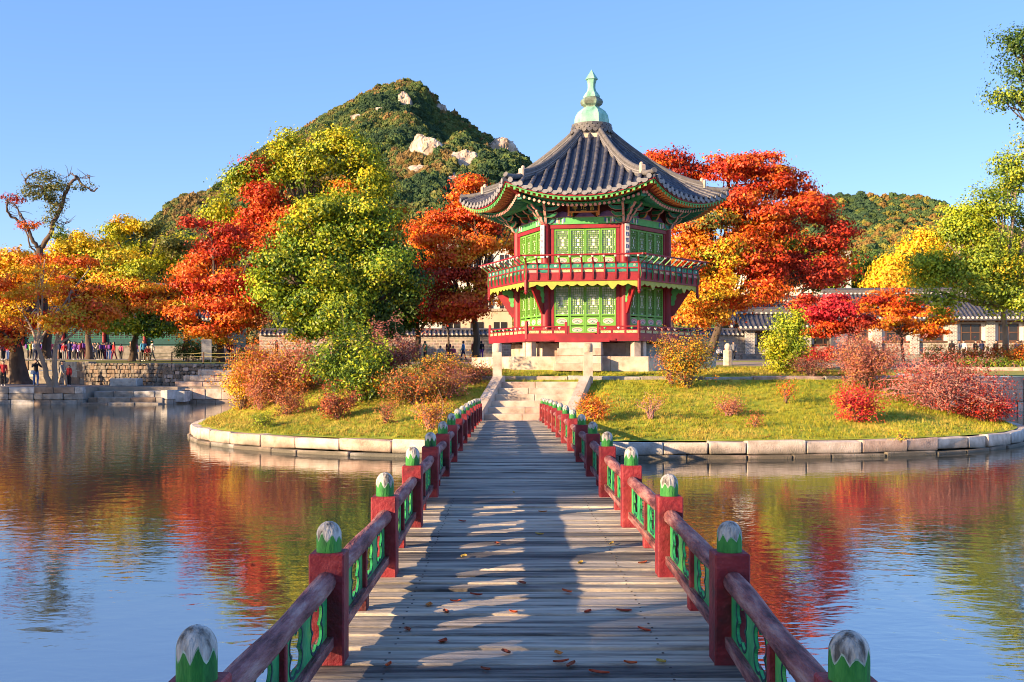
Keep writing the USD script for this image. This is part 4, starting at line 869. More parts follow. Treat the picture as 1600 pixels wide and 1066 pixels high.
tree('evergreen_tree', 'dark green tree half hidden between the large green tree and the orange maple', 'tree', foot(650, 92),
     [L(650, 420, 36, 40, 92, 'darkgreen'), L(640, 480, 44, 34, 92, 'darkgreen'), L(690, 470, 36, 36, 92, 'darkgreen')], 14000, .9, .36, 9, .35)
tree('maple_tree', 'orange red maple immediately left of the pavilion', 'tree', foot(745, 88),
     [L(745, 298, 40, 24, 88, 'redorange'), L(715, 345, 50, 32, 88, 'redorange'), L(770, 340, 46, 36, 88, 'red'), L(690, 395, 40, 30, 87, 'redorange'), L(745, 400, 52, 34, 87, 'orange'), L(700, 440, 42, 30, 87, 'darkred'), L(770, 445, 46, 34, 87, 'orange'), L(735, 482, 56, 20, 86, 'red'), L(665, 370, 24, 26, 88, 'redorange'), L(800, 300, 24, 22, 89, 'red'), L(690, 480, 40, 20, 87, 'darkred')], 36000, .75, .32, 10, .35, .4, flat=.32, gap=.4)
tree('maple_tree', 'large scarlet maple with a leaning trunk to the right of the pavilion', 'tree', foot(1098, 62, 2.0),
     [L(1070, 262, 42, 26, 63, 'darkred'), L(1140, 262, 56, 24, 63, 'red'), L(1205, 280, 54, 28, 63, 'red'), L(1255, 310, 44, 32, 63, 'red'), L(1160, 320, 60, 34, 62, 'red'), L(1225, 350, 60, 34, 62, 'red'), L(1290, 370, 46, 34, 63, 'darkred'), L(1160, 370, 48, 30, 61, 'redorange'), L(1115, 400, 56, 32, 60, {'orange': 2, 'yellowgreen': 1}), L(1190, 420, 56, 30, 61, 'red'), L(1260, 420, 54, 30, 62, 'darkred'), L(1100, 450, 52, 28, 59, 'yelloworange'), L(1105, 490, 48, 20, 59, 'orange'), L(1180, 460, 46, 22, 60, 'redorange'), L(1300, 420, 36, 24, 63, 'red'), L(1110, 345, 40, 24, 61, {'orange': 1, 'olive': 1}), L(1025, 250, 18, 12, 63, 'redorange', .6), L(1075, 420, 26, 34, 59, 'redorange'), L(1085, 375, 36, 30, 61, 'orange'), L(1060, 300, 40, 30, 63, 'redorange')], 56000, .55, .235, 11, .30, .3, lean=(1.2, 0, 3.4), flat=.36, gap=.36, bark='bark', boughs=9)
tree('maple_tree', 'small crimson maple in front of the right hall, beside the light green sapling', 'tree', foot(1295, 78),
     [L(1275, 490, 30, 16, 78, 'crimson'), L(1310, 480, 34, 18, 78, 'crimson'), L(1330, 505, 30, 14, 78, 'darkred'), L(1285, 515, 32, 12, 78, 'red'), L(1260, 470, 20, 12, 78, 'darkred')], 9000, .55, .26, 12, .14, .5, flat=.3, bark='bark')
tree('maple_tree', 'orange maple spreading in front of the windows of the right hall', 'tree', foot(1412, 84),
     [L(1380, 482, 30, 12, 84, 'redorange'), L(1425, 480, 40, 14, 84, 'redorange'), L(1470, 495, 30, 14, 84, 'orange'), L(1400, 505, 36, 12, 84, 'orange'), L(1440, 515, 32, 10, 84, 'redorange'), L(1365, 470, 18, 8, 84, 'darkred'), L(1340, 478, 26, 12, 84, 'orange'), L(1395, 462, 26, 10, 84, 'redorange')], 10000, .6, .27, 13, .14, .5, flat=.28, gap=.4)
tree('ginkgo_tree', 'bright gold ginkgo glowing beyond the right hall roof', 'tree', foot(1400, 150),
     [L(1400, 430, 36, 34, 150, 'gold'), L(1440, 400, 28, 40, 150, 'gold'), L(1385, 445, 24, 22, 150, 'yelloworange')], 12000, 1.4, .55, 14, .4)
tree('ginkgo_tree', 'yellow tree with a pointed crown behind the green tree on the right', 'tree', foot(1480, 155),
     [L(1470, 400, 40, 50, 155, 'yellow'), L(1505, 440, 36, 40, 155, 'gold')], 10000, 1.4, .55, 15, .4)
tree('pagoda_tree', 'tall feathery light green tree reaching out of the frame at the right', 'tree', foot(1579, 72),
     [L(1590, 270, 34, 30, 72, 'feather'), L(1560, 320, 50, 36, 72, 'feather'), L(1520, 350, 46, 34, 72, 'brightgreen'), L(1480, 380, 42, 36, 72, 'feather'), L(1550, 390, 56, 36, 71, 'feather'), L(1465, 425, 36, 30, 72, 'brightgreen'), L(1520, 430, 50, 28, 71, 'feather'), L(1590, 430, 44, 36, 71, {'feather': 2, 'yellow': 1}), L(1620, 340, 50, 60, 72, 'feather'), L(1475, 470, 24, 18, 71, 'brightgreen', .8), L(1580, 480, 30, 16, 70, 'brightgreen', .8), L(1640, 240, 40, 30, 72, 'feather'), L(1450, 455, 26, 20, 71, 'feather'), L(1530, 455, 36, 16, 70, 'feather'), L(1600, 470, 30, 18, 70, 'feather')], 42000, .75, .25, 16, .24, .5, bark='bark_pale', flat=.5, gap=.49)
tree('overhanging_tree', 'dark green branch tips hanging into the upper right corner', 'tree', foot(1760, 46, 2.0),
     [L(1590, 70, 24, 22, 46, 'darkgreen'), L(1600, 110, 28, 22, 46, 'darkgreen'), L(1585, 150, 24, 14, 46, {'darkgreen': 2, 'feather': 1}), L(1605, 180, 28, 18, 46, 'darkgreen'), L(1660, 90, 60, 60, 46, 'darkgreen'), L(1680, 180, 60, 50, 46, 'darkgreen'), L(1760, 130, 90, 90, 46, 'darkgreen')], 18000, .5, .17, 17, .4, .6, flat=.5, gap=.42)
tree('sapling', 'slim yellow green sapling standing alone on the right lawn of the island', 'tree', (at(1214, 600, 36.8)[0], 36.8, 1.93),
     [L(1228, 510, 24, 20, 36.8, 'brightgreen'), L(1215, 540, 28, 24, 36.8, 'yellowgreen'), L(1240, 545, 24, 28, 36.8, 'brightgreen'), L(1222, 570, 24, 14, 36.8, 'yellowgreen'), L(1250, 505, 16, 16, 36.8, 'yellowgreen')], 5200, .20, .11, 18, .045, .35, flat=1.4, bark='twig', updir=.1, boughs=0)
# filler trees behind, each with its own look
for i, (px, Y, lobes, lab) in enumerate([
    (30, 125, [L(20, 430, 50, 40, 125, 'yelloworange'), L(70, 420, 40, 30, 125, 'green')], 'orange tree behind the left hall roof at the edge of the photo'),
    (300, 128, [L(265, 400, 40, 30, 128, 'yellowgreen'), L(320, 420, 50, 50, 128, 'darkgreen')], 'dark green tree seen in the gaps behind the deep red maple'),
    (160, 160, [L(150, 405, 60, 26, 160, 'darkgreen'), L(230, 410, 50, 26, 160, 'darkgreen')], 'far dark evergreen whose top shows behind the golden tree'),
    (1220, 118, [L(1215, 400, 60, 50, 118, {'orange': 1, 'green': 2}), L(1290, 420, 50, 40, 118, 'green')], 'green and orange tree behind the scarlet maple'),
    (1340, 170, [L(1330, 420, 36, 44, 170, 'green'), L(1365, 430, 30, 34, 170, 'darkgreen')], 'green tree between the scarlet maple and the ginkgo'),
    (830, 120, [L(830, 420, 50, 60, 120, 'orange'), L(880, 430, 50, 50, 120, 'redorange')], 'orange maple directly behind the pavilion'),
    (1060, 112, [L(1050, 430, 60, 60, 112, 'orange'), L(1000, 440, 50, 50, 112, 'darkred')], 'dark red and orange tree behind the right side of the pavilion'),
    (590, 130, [L(600, 420, 80, 60, 130, 'darkgreen'), L(680, 440, 60, 50, 130, {'darkgreen': 2, 'darkred': 1})], 'dark tree mass behind the dense green tree'),
    (1560, 165, [L(1560, 400, 60, 50, 165, 'yellowgreen'), L(1630, 410, 60, 50, 165, 'yellow')], 'yellow green tree far behind the right hall'),
    ]):
    tree('background_tree', lab, 'tree', foot(px, Y), lobes, 9000, 1.2, .5, 40 + i, .35, .5)
# gnarled old tree, almost bare
def gnarled():
    g = np.random.default_rng(61); Y = 82; base = foot(72, Y, 2.6); q = MB(); t = xf('gnarled_tree', tuple(base), label='gnarled old tree with crooked bare limbs against the sky on the left', cat='tree')
    limbs = [([(74, 560), (72, 500), (66, 450), (60, 410), (62, 388)], .34, .25), ([(62, 388), (78, 370), (84, 345), (98, 318), (102, 300), (112, 285), (120, 275), (128, 288), (146, 300), (153, 294)], .2, .05), ([(62, 388), (48, 372), (42, 352), (22, 342), (10, 330), (12, 312)], .16, .06), ([(96, 322), (80, 318), (70, 305), (66, 290), (46, 292), (38, 282), (48, 272), (66, 270), (84, 288)], .13, .035), ([(42, 352), (30, 330), (20, 318), (8, 312)], .08, .03), ([(60, 400), (48, 385), (36, 350), (28, 322)], .08, .03), ([(118, 276), (112, 270), (104, 276)], .05, .02), ([(120, 280), (132, 276), (140, 280), (136, 272)], .05, .02), ([(66, 450), (40, 440), (20, 448)], .12, .05), ([(66, 450), (96, 430), (120, 436)], .1, .04), ([(84, 346), (100, 352), (108, 342)], .05, .02)]
    tips = []
    for pts, r0, r1 in limbs:
        p = np.array([at(a, b, Y + g.uniform(-.3, .3)) for a, b in pts]); s = np.linspace(0, len(p) - 1, len(p) * 4)
        p = np.stack([np.interp(s, np.arange(len(p)), p[:, k]) for k in range(3)], 1); p[1:-1] = (p[:-2] + p[1:-1] * 2 + p[2:]) / 4
        p[1:-1] += g.normal(size=p[1:-1].shape) * .035; q.tube(p - base, np.linspace(r0, r1, len(p)), 7); tips.append(p)
    tw = MB()
    for p in tips[1:]:
        for _ in range(len(p) // 2):
            o = p[g.integers(len(p) // 3, len(p))]; e = o + g.normal(size=3) * [.55, .3, .4] + [0, 0, .1]; tw.tube(wiggle(o, e, 4, .07, g) - base, np.linspace(.03, .008, 4), 4)
    obj('trunk', q, 'bark', t, smooth=60); obj('branches', tw, 'bark', t)
    lob = [L(60, 300, 30, 16, Y, 'olive'), L(88, 290, 20, 14, Y, 'olive'), L(70, 275, 26, 10, Y, 'olive', .6), L(85, 320, 20, 18, Y, 'olive', .8), L(95, 365, 14, 14, Y, 'feather'), L(128, 292, 22, 8, Y, 'olive', .3), L(20, 310, 20, 6, Y, 'darkred', .8), L(46, 350, 18, 8, Y, 'redorange', .9), L(60, 405, 22, 8, Y, 'redorange'), L(80, 345, 14, 12, Y, 'olive', .6)]
    lob = [(np.asarray(c), np.asarray(r), p, w) for c, r, p, w in lob]; v, f, c, _ = make_crown(lob, 3400, .4, .2, g, .5, 17)
    obj('crown', (v - base, f), 'leaf', t, tint=c)
gnarled()
# tall trees on the near left bank, outside the frame: their shade lies across the bridge
for i, (s, dist, h, r) in enumerate([(.4, 40, 14.0, 4.5), (12.6, 46, 16.2, 3.2), (16.5, 44, 15.4, 3.6), (20.4, 46, 15.9, 3.0)]):
    px, py = -.53 * s, .848 * s; b = np.array([px - .848 * dist, py - .53 * dist, 2.0])
    tree('shore_tree', ['tall tree on the near left shore, nearest to the start of the bridge', 'tall yellow tree on the near left shore', 'tall orange tree on the near left shore', 'tall green tree on the near left shore, nearest the left bank'][i], 'tree', b,
         [(b + [0, 0, h * .55 - 1], (r, r, h * .33), ['green', 'yellow', 'orange', 'green'][i], 1), (b + [.0, 0, h - 2 - 1.1], (r, r, 1.15), ['green', 'yellow', 'orange', 'green'][i], 3.5)], 20000, .9, .5, 70 + i, .4)

for b_, h, r, pl, lb in (((-45, 57, 1.95), 12.5, 4.6, 'orange', 'orange tree on the left bank beyond the edge of the photo'), ((-52, 66, 2.2), 13.0, 4.6, 'green', 'green tree on the left bank behind the orange one, beyond the edge of the photo')):
    b = np.array(b_); tree('bank_tree', lb, 'tree', b, [(b + [0, 0, h * .42], (r, r, h * .22), pl, 1), (b + [0, 0, h * .75], (r * .85, r * .85, h * .22), pl, 1)], 11000, .9, .42, 81 + int(h), .35)
# ------------------------------------------------------------------ shrubs on the island
def shrub(label, px, py, Y, w, h, pal, n, size, seed, twigs='twig', flat=.8, per=10, clump=.16, spread=1.0, cat='shrub', stems=14, droop=0., shape=1.0, mat_='leaf', name='shrub', lobes=None):
    """A bush whose foot is seen at (px, py), w by h photograph pixels; Y is refined so that the foot rests on the lawn."""
    g = np.random.default_rng(seed); n, size, clump = int(n * 1.9), size * .74, clump * .72
    yy = np.linspace(27, 40, 400); q = np.array([at(px, py, t_) for t_ in yy]); under = q[:, 2] < lawn_z(q[:, 0], q[:, 1]); Y = yy[np.argmax(under)] if under.any() else Y
    X = (px - 800) / F * Y; base = np.array([X, Y, float(lawn_z(X, Y))]); W, H = w * Y / F / 2, h * Y / F
    t = xf(name, tuple(base), label=label, cat=cat); q = MB(); tips = []
    for i in range(stems):
        a = g.uniform(0, 6.28); rr = g.uniform(.15, 1) ** .6; e = np.array([math.cos(a) * W * rr * spread, math.sin(a) * W * rr * spread * .8, H * g.uniform(.55, 1.0) * (1 - .35 * rr * shape)])
        o = np.array([math.cos(a), math.sin(a), 0]) * .06 * W; m_ = o + (e - o) * [.35, .35, .62]; p = np.array([o - [0, 0, .05], m_, e - [0, 0, droop * H * rr]])
        s = np.linspace(0, 2, 7); p = np.stack([np.interp(s, [0, 1, 2], p[:, k]) for k in range(3)], 1); p[1:-1] += g.normal(size=(5, 3)) * .02 * H
        q.tube(p, np.linspace(.018, .006, 7) * max(1, H / 1.2), 5)
        for _ in range(4):
            o2 = p[g.integers(2, 7)]; e2 = o2 + g.normal(size=3) * [W * .25, W * .2, H * .16] + [0, 0, H * .05]; q.tube(np.array([o2, (o2 + e2) / 2 + g.normal(size=3) * .02, e2]), [.007, .006, .004], 4); tips.append(e2)
        tips += [p[-1], p[-2], p[4]]
    obj('stems', q, twigs, t)
    tips = np.array(tips); k = max(3, n // per); cc = tips[g.integers(0, len(tips), k)] + g.normal(size=(k, 3)) * [W * .11, W * .10, H * .07]
    cc[:, 2] = np.abs(cc[:, 2]) + .03
    off = g.normal(size=(k, per, 3)) * clump * np.array([1, 1, flat]); P = (cc[:, None] + off).reshape(-1, 3); P[:, 2] = np.maximum(P[:, 2], .02)
    ctr = np.array([0, 0, H * .45]); out = P - ctr; out /= np.maximum(np.linalg.norm(out, axis=1, keepdims=True), 1e-6)
    base_c = pick(pal, k, g) if not callable(pal) else pal(cc, g); C = np.repeat(base_c, per, 0) * g.uniform(.72, 1.28, (k * per, 1))
    v, f, c = leaf_mesh(P, out * .6 + [0, 0, .3] + g.normal(size=P.shape) * .5, np.full(len(P), size), C, g, .55)
    obj('foliage', (v, f), mat_, t, tint=c); return t
shrub('tall rust and orange bush with yellow tips at the left end of the island', 432, 628, 37, 140, 100, {'rust': 3, 'orange': 1, 'yelloworange': 1}, 6500, .10, 101, stems=22)
shrub('yellow leaning bush at the far left edge of the island lawn', 378, 640, 36, 70, 78, {'yellow': 2, 'yelloworange': 2, 'rust': 1}, 2600, .09, 102)
shrub('rusty pink bush between the tall rust bush and the green bush', 470, 615, 38, 120, 82, {'pink': 2, 'rust': 2}, 4200, .09, 103)
shrub('pointed green bush with glossy leaves, the tallest shrub on the left lawn', 560, 628, 35.5, 130, 125, {'green': 3, 'brightgreen': 2, 'darkgreen': 2}, 6500, .14, 104, stems=20, shape=1.5)
shrub('pink red spindle bush behind the pointed green bush', 600, 600, 39, 120, 80, {'pink': 3, 'rust': 1}, 4200, .10, 105)
shrub('low brown bush with crooked bare stems on the left lawn', 450, 650, 33, 74, 40, {'rust': 2, 'plum': 1}, 1200, .08, 106)
shrub('small dark red bush in front of the pointed green bush', 527, 656, 32, 56, 48, {'darkred': 1, 'plum': 2, 'rust': 2}, 1800, .08, 107)
shrub('thin twiggy seedling with few orange leaves on the left lawn', 603, 662, 31, 36, 38, 'rust', 300, .07, 108, stems=8)
shrub('wide orange and green bush halfway between the green bush and the stairs', 650, 632, 34, 120, 62, {'rust': 2, 'olive': 2, 'orange': 1}, 4200, .085, 109, stems=18)
shrub('pink bare stemmed bush just left of the stairs', 700, 622, 34, 80, 50, {'pink': 2, 'rust': 1, 'plum': 1}, 1700, .075, 110, 'twig_pink')
shrub('sparse orange bush beside the left railing near the kerb', 672, 672, 29.5, 60, 52, {'rust': 2, 'yelloworange': 1}, 900, .075, 111, 'twig_pink')
shrub('brown dry bush at the foot of the left terrace kerb', 742, 600, 35, 70, 34, {'rust': 1, 'plum': 2}, 1100, .07, 112)
shrub('little orange maple bush beside the right railing at the stairs', 928, 658, 31.5, 56, 40, {'orange': 3, 'rust': 1}, 1600, .07, 113, flat=.4)
shrub('almost bare twiggy seedling on the lawn right of the stairs', 1016, 655, 31, 56, 48, {'yelloworange': 1, 'rust': 1}, 260, .06, 114, 'twig_pink', stems=9)
shrub('olive and orange bush standing in front of the scarlet maple trunk', 1074, 606, 35.5, 84, 92, {'yelloworange': 2, 'olive': 3, 'orange': 1}, 4600, .085, 115, stems=20)
shrub('grey stemmed bush touching the right corner of the pavilion', 1050, 600, 36, 60, 84, {'rust': 2, 'plum': 2}, 900, .075, 116, 'twig_pink')
shrub('dry rosy tuft low on the right lawn', 1138, 650, 32, 50, 28, {'rust': 2, 'pink': 1}, 900, .06, 117, 'twig_pink')
shrub('tiny red leaved seedling below the sapling', 1228, 630, 34, 24, 36, {'crimson': 1, 'orange': 2}, 260, .07, 118, stems=5)
shrub('round rosy spindle bush, densest on the right lawn', 1353, 606, 35, 112, 82, {'pink': 3, 'rust': 2}, 7000, .08, 119, stems=26, shape=.6)
shrub('wide drooping pink maple bush at the right end of the island', 1462, 640, 33, 210, 112, {'pink': 4, 'plum': 1, 'darkred': 1}, 6500, .085, 120, 'twig_pink', stems=40, droop=.3, shape=.9)
shrub('deep crimson low maple bush hanging over the right kerb', 1535, 640, 33.5, 100, 70, {'darkred': 2, 'crimson': 1, 'plum': 1}, 4200, .08, 121, stems=20, droop=.3)
shrub('bright scarlet little maple in front of the round rosy bush', 1338, 660, 31, 78, 60, {'crimson': 4, 'orange': 1}, 2400, .085, 122, flat=.4)
shrub('low green and gold bush filling the slope below the left terrace kerb', 690, 600, 35, 110, 46, {'olive': 2, 'yelloworange': 1, 'rust': 1}, 3200, .08, 124, stems=18)
shrub('yellow green weedy tuft at the left kerb', 410, 668, 31, 34, 18, {'brightgreen': 2, 'olive': 1}, 700, .06, 125)
shrub('pinkish twiggy bush between the tall rust bush and the low brown bush', 405, 640, 34, 60, 60, {'rust': 3, 'pink': 1}, 2200, .08, 126, 'twig_pink')
shrub('tiny orange seedling on the middle of the right lawn', 1180, 668, 31, 20, 20, 'rust', 200, .06, 127, stems=5)
shrub('yellow weed growing from a joint of the right kerb', 1408, 690, 29, 16, 14, {'brightgreen': 1, 'yelloworange': 1}, 160, .05, 128, stems=6)
shrub('dark leafless bush on the terrace behind the sapling', 1268, 592, 37, 60, 34, 'plum', 1100, .07, 123)

# ------------------------------------------------------------------ grass on the island
def grass():
    g = np.random.default_rng(31); tuft = []
    for _ in range(9):
        a = g.uniform(0, 6.28); o = g.normal(size=2) * .05; h = g.uniform(.04, .085); l = g.uniform(.02, .05); w = .006
        d = np.array([math.cos(a), math.sin(a)]); s = np.array([-d[1], d[0]]) * w
        tuft.append(([*(o + s), 0], [*(o - s), 0], [*(o + d * l), h]))
    v = np.array(tuft).reshape(-1, 3); f = np.arange(len(v)).reshape(-1, 3)
    pi = UsdGeom.PointInstancer.Define(stage, '/World/grass'); protos = []
    for i, c in enumerate([(.30, .30, .02), (.40, .33, .03), (.20, .25, .02), (.48, .36, .06)]):
        mat(f'grass_blade_{i}', c, rough_=.8); m = usdkit.mesh(stage, f'/World/grass/tuft_{i}', (v, f), M[f'grass_blade_{i}']); protos.append(m.GetPath())
    pi.CreatePrototypesRel().SetTargets(protos)
    n = 60000; ph = g.uniform(0, 2 * math.pi, n); t = np.sqrt(g.uniform(.03, 1, n)); r = (r_out(ph) - .42) * t
    x, y = IC[0] + r * np.cos(ph), IC[1] + r * np.sin(ph); keep = (np.hypot(x - IC[0], y - IC[1]) > 4.9) & ~((np.abs(x - np.where(y < 32, bx(y), stair_x(y))) < 1.5) & (y < 34.6)) & (np.abs(np.hypot(x - IC[0], y - IC[1]) - r_in(ph) + .16) > .22)
    keep &= y < 46
    x, y = x[keep], y[keep]; z = lawn_z(x, y); k = len(x)
    pi.CreatePositionsAttr(Vt.Vec3fArray.FromNumpy(np.stack([x, y, z - .005], 1).astype(np.float32)))
    a = g.uniform(0, 6.28, k); pi.CreateOrientationsAttr(Vt.QuathArray([Gf.Quath(float(math.cos(q / 2)), 0, 0, float(math.sin(q / 2))) for q in a]))
    s = g.uniform(.7, 1.5, k); pi.CreateScalesAttr(Vt.Vec3fArray.FromNumpy(np.stack([s, s, s * g.uniform(.7, 1.3, k)], 1).astype(np.float32)))
    nz = meshkit.fbm(np.stack([x, y, 0 * x], -1) * .5, 3, 5); pi.CreateProtoIndicesAttr(Vt.IntArray.FromNumpy(np.clip((nz + g.normal(size=k) * .14 - .3) / .4 * 4, 0, 3).astype(np.int32)))
    tag(pi.GetPrim(), 'short yellow green grass growing on the island lawn', 'grass', kind='stuff')
grass()

def litter():                                        # fallen leaves lying under the shrubs and over the lawn
    g = np.random.default_rng(37); pi = UsdGeom.PointInstancer.Define(stage, '/World/fallen_leaf_litter'); protos = []
    v = np.array([[-.05, 0, 0], [0, .028, .012], [.05, 0, .004], [0, -.028, .01]]); f = np.array([[0, 2, 1], [0, 3, 2]])
    for i in range(5): protos.append(usdkit.mesh(stage, f'/World/fallen_leaf_litter/leaf_{i}', (v, f), M[f'dead_leaf_{i}']).GetPath())
    pi.CreatePrototypesRel().SetTargets(protos); n = 5000
    ph = g.uniform(-math.pi, 0, n); t = g.uniform(.2, 1, n) ** .6; r = (r_out(ph) - .45) * t; x, y = IC[0] + r * np.cos(ph), IC[1] + r * np.sin(ph)
    keep = (meshkit.fbm(np.stack([x, y, 0 * x], -1) * .6, 3, 3) > .5) & ~((np.abs(x - np.where(y < 32, bx(y), stair_x(y))) < 1.6) & (y < 34.8)) & (np.hypot(x - IC[0], y - IC[1]) > 5.0) & (np.abs(np.hypot(x - IC[0], y - IC[1]) - r_in(ph) + .16) > .25); x, y = x[keep], y[keep]; k = len(x)
    pi.CreatePositionsAttr(Vt.Vec3fArray.FromNumpy(np.stack([x, y, lawn_z(x, y) + .05], 1).astype(np.float32))); a = g.uniform(0, 6.28, k)
    pi.CreateOrientationsAttr(Vt.QuathArray([Gf.Quath(float(math.cos(q / 2)), 0, 0, float(math.sin(q / 2))) for q in a])); s = g.uniform(.6, 1.3, k)
    pi.CreateScalesAttr(Vt.Vec3fArray.FromNumpy(np.stack([s, s, s], 1).astype(np.float32))); pi.CreateProtoIndicesAttr(Vt.IntArray.FromNumpy(g.integers(0, 5, k).astype(np.int32)))
    tag(pi.GetPrim(), 'red and brown fallen leaves scattered through the island grass', 'fallen leaves', kind='stuff')
litter()
# ------------------------------------------------------------------ banks, walls and buildings
rng = np.random.default_rng(55)
def course_wall(parent, p0, p1, courses, depth, mats, seed, lean=0., nm='stone'):
    """Courses of squared stones between two points; courses: (z0, z1, shortest, longest)."""
    g = np.random.default_rng(seed); p0, p1 = np.array(p0, float), np.array(p1, float); d = p1 - p0; Ln = np.hypot(*d); d /= Ln; ang = math.atan2(d[1], d[0]); nrm = np.array([d[1], -d[0]])
    for z0, z1, a_, b_ in courses:
        p = -g.uniform(0, a_)
        while p < Ln:
            L_ = g.uniform(a_, b_); q0, q1 = max(p, 0), min(p + L_, Ln); p += L_
            if q1 - q0 < .12: continue
            v, f = cbox((q1 - q0 - .025, depth, z1 - z0 - .02), .03); v = rough(v, .03, 2.3, int(g.integers(999)))
            c = p0 + d * (q0 + q1) / 2 + nrm * g.uniform(-.03, .03)
            obj(nm, (rotz(v, ang) + [c[0], c[1], (z0 + z1) / 2], f), g.choice(mats), parent)
GS = ['granite_grey', 'granite_dark', 'granite_dark', 'rubble']
w1 = xf('waterside_wall', label='low wall of large pale squared stones along the left water edge', cat='stone wall')
course_wall(w1, (-42, 66.05), (-29, 66.25), [(-.3, .28, 1.0, 2.0), (.28, .66, .8, 1.9), (.66, 1.06, .9, 2.1)], .5, ['granite_dark', 'granite_grey', 'granite_dark'], 1)
course_wall(w1, (-29, 66.25), (-26.0, 66.2), [(-.3, .28, 1.0, 2.0), (.28, .66, .8, 1.9), (.66, 1.06, .9, 2.1)], .5, GS, 2)
w2 = xf('water_steps', label='stepped stone ledges going down to the water on the left', cat='stone steps')
course_wall(w2, (-26.0, 66.1), (-21.3, 66.1), [(-.3, .12, 1.5, 2.6)], 1.0, GS, 3); course_wall(w2, (-25.9, 66.9), (-21.3, 66.9), [(-.1, .42, 1.4, 2.4)], 1.0, GS, 4); course_wall(w2, (-25.8, 67.7), (-20.2, 67.8), [(.1, .78, 1.2, 2.4)], 1.2, GS, 5)
w3 = xf('ledge_wall', label='low sunlit stone ledge below the reddish rubble wall', cat='stone wall')
course_wall(w3, (-21.3, 66.5), (-20.4, 69.1), [(-.3, .3, .9, 1.6), (.3, .85, .9, 1.7)], .5, GS, 6); course_wall(w3, (-21.0, 68.8), (-9, 68.8), [(-.3, .22, 1.0, 1.8), (.22, .9, .8, 1.9)], .5, ['granite_pink', 'granite', 'rubble'], 7)
w4 = xf('stone_bench', label='row of big squared blocks against the sunlit rubble wall', cat='stone blocks')
course_wall(w4, (-21.6, 70.3), (-15.6, 70.3), [(1.0, 1.34, 1.2, 2.2)], 1.2, ['granite_pink', 'granite'], 8); course_wall(w4, (-21.2, 70.6), (-15.8, 70.6), [(1.34, 1.72, 1.0, 1.9)], .9, ['granite_pink', 'granite'], 9); course_wall(w4, (-20.4, 70.9), (-16.2, 70.9), [(1.72, 2.1, .8, 1.7)], .7, ['granite', 'granite_pink'], 10)
v, f = cbox((1.75, 1.2, .5), .04); sb2 = obj('stone_slab', (rough(v, .02, 2) + [at(196, 600, 71)[0], 71.2, 1.27], f), 'granite_grey', label='pale flat topped stone block in front of the shaded rubble wall', cat='stone block')
def rubble(name, label, p0, p1, z0, z1, seed, m, cz=.31):
    g = np.random.default_rng(seed); p0, p1 = np.array(p0, float), np.array(p1, float); d = p1 - p0; Ln = np.hypot(*d); d /= Ln; ang = math.atan2(d[1], d[0]); q = {k: MB() for k in m}
    t = xf(name, label=label, cat='stone wall'); z = z0; back = MB(); c = (p0 + p1) / 2 + np.array([-d[1], d[0]]) * .28
    back.box((0, 0, 0), (Ln, .3, z1 - z0 - .06), T=lambda v: rotz(v, ang) + [c[0], c[1], (z0 + z1) / 2]); obj('wall_core', back, 'earth', t)
    while z < z1 - .08:
        h = min(g.uniform(.8, 1.2) * cz, z1 - z + .02); p = -g.uniform(0, .3)
        while p < Ln:
            w = g.uniform(.2, .44); q0, q1 = max(p, 0), min(p + w, Ln); p += w
            if q1 - q0 < .1: continue
            v, f = cbox((q1 - q0 - .022, .4, h - .022), .03); v = rough(v, .04, 4.6, int(g.integers(9999))); cc = p0 + d * (q0 + q1) / 2 - np.array([-d[1], d[0]]) * g.uniform(-.03, .05)
            q[m[g.integers(len(m))]].add(rotz(v, ang) + [cc[0], cc[1], z + h / 2], f)
        z += h
    for k, b in q.items(): obj('stones', b, k, t, kind='stuff')
rubble('rubble_wall', 'shaded grey brown rubble retaining wall below the crowd on the left bank', (-29.6, 75.6), (-23.0, 72.9), 1.0, 2.5, 1, ['rubble', 'rubble_grey', 'rubble_grey'], .26)
rubble('rubble_wall', 'reddish sunlit rubble retaining wall with a sharp corner on the left bank', (-22.9, 71.9), (-8.8, 71.9), 1.0, 2.48, 2, ['rubble', 'granite_pink', 'rubble', 'rubble'], .26)
obj('wall_return', MB().cb((-22.9, 72.4, 1.74), (.3, 1.2, 1.48), .03), 'rubble', kind='structure')
ub = xf('terrace_steps', label='low stone steps rising behind the thick dark trunk at the far left', cat='stone steps')
course_wall(ub, (-42, 84.2), (-33.9, 82.2), [(1.0, 1.5, 1.2, 2.2), (1.5, 2.0, 1.2, 2.2), (2.0, 2.75, 1.2, 2.2)], .6, GS, 30); course_wall(ub, (-33.9, 82.2), (-29.5, 76.4), [(1.0, 1.5, 1.2, 2.2), (1.5, 2.0, 1.2, 2.2), (2.0, 2.66, 1.2, 2.2)], .6, GS, 31)
rw = xf('waterside_wall', label='wall of large pale blocks at the right edge of the water behind the island', cat='stone wall')
course_wall(rw, (18, 62.4), (26.4, 56.05), [(-.3, .5, 1.2, 2.4), (.5, 1.1, 1.0, 2.2), (1.1, 1.75, 1.0, 2.2)], .6, ['granite', 'granite_pink', 'granite_grey'], 21)
course_wall(rw, (26.4, 56.05), (33, 53.55), [(-.3, .5, 1.2, 2.4), (.5, 1.1, 1.0, 2.2), (1.1, 1.75, 1.0, 2.2)], .6, ['granite', 'granite_pink', 'granite_grey'], 22)
rt = xf('garden_kerb', label='line of flat kerb stones edging the hedge garden on the right bank', cat='kerb')
course_wall(rt, (20, 66), (46, 60), [(1.9, 2.25, 1.3, 2.4)], .5, ['granite', 'granite_pink'], 23)
bk = xf('waterside_wall', label='low stone edge of the pond behind the island', cat='stone wall')
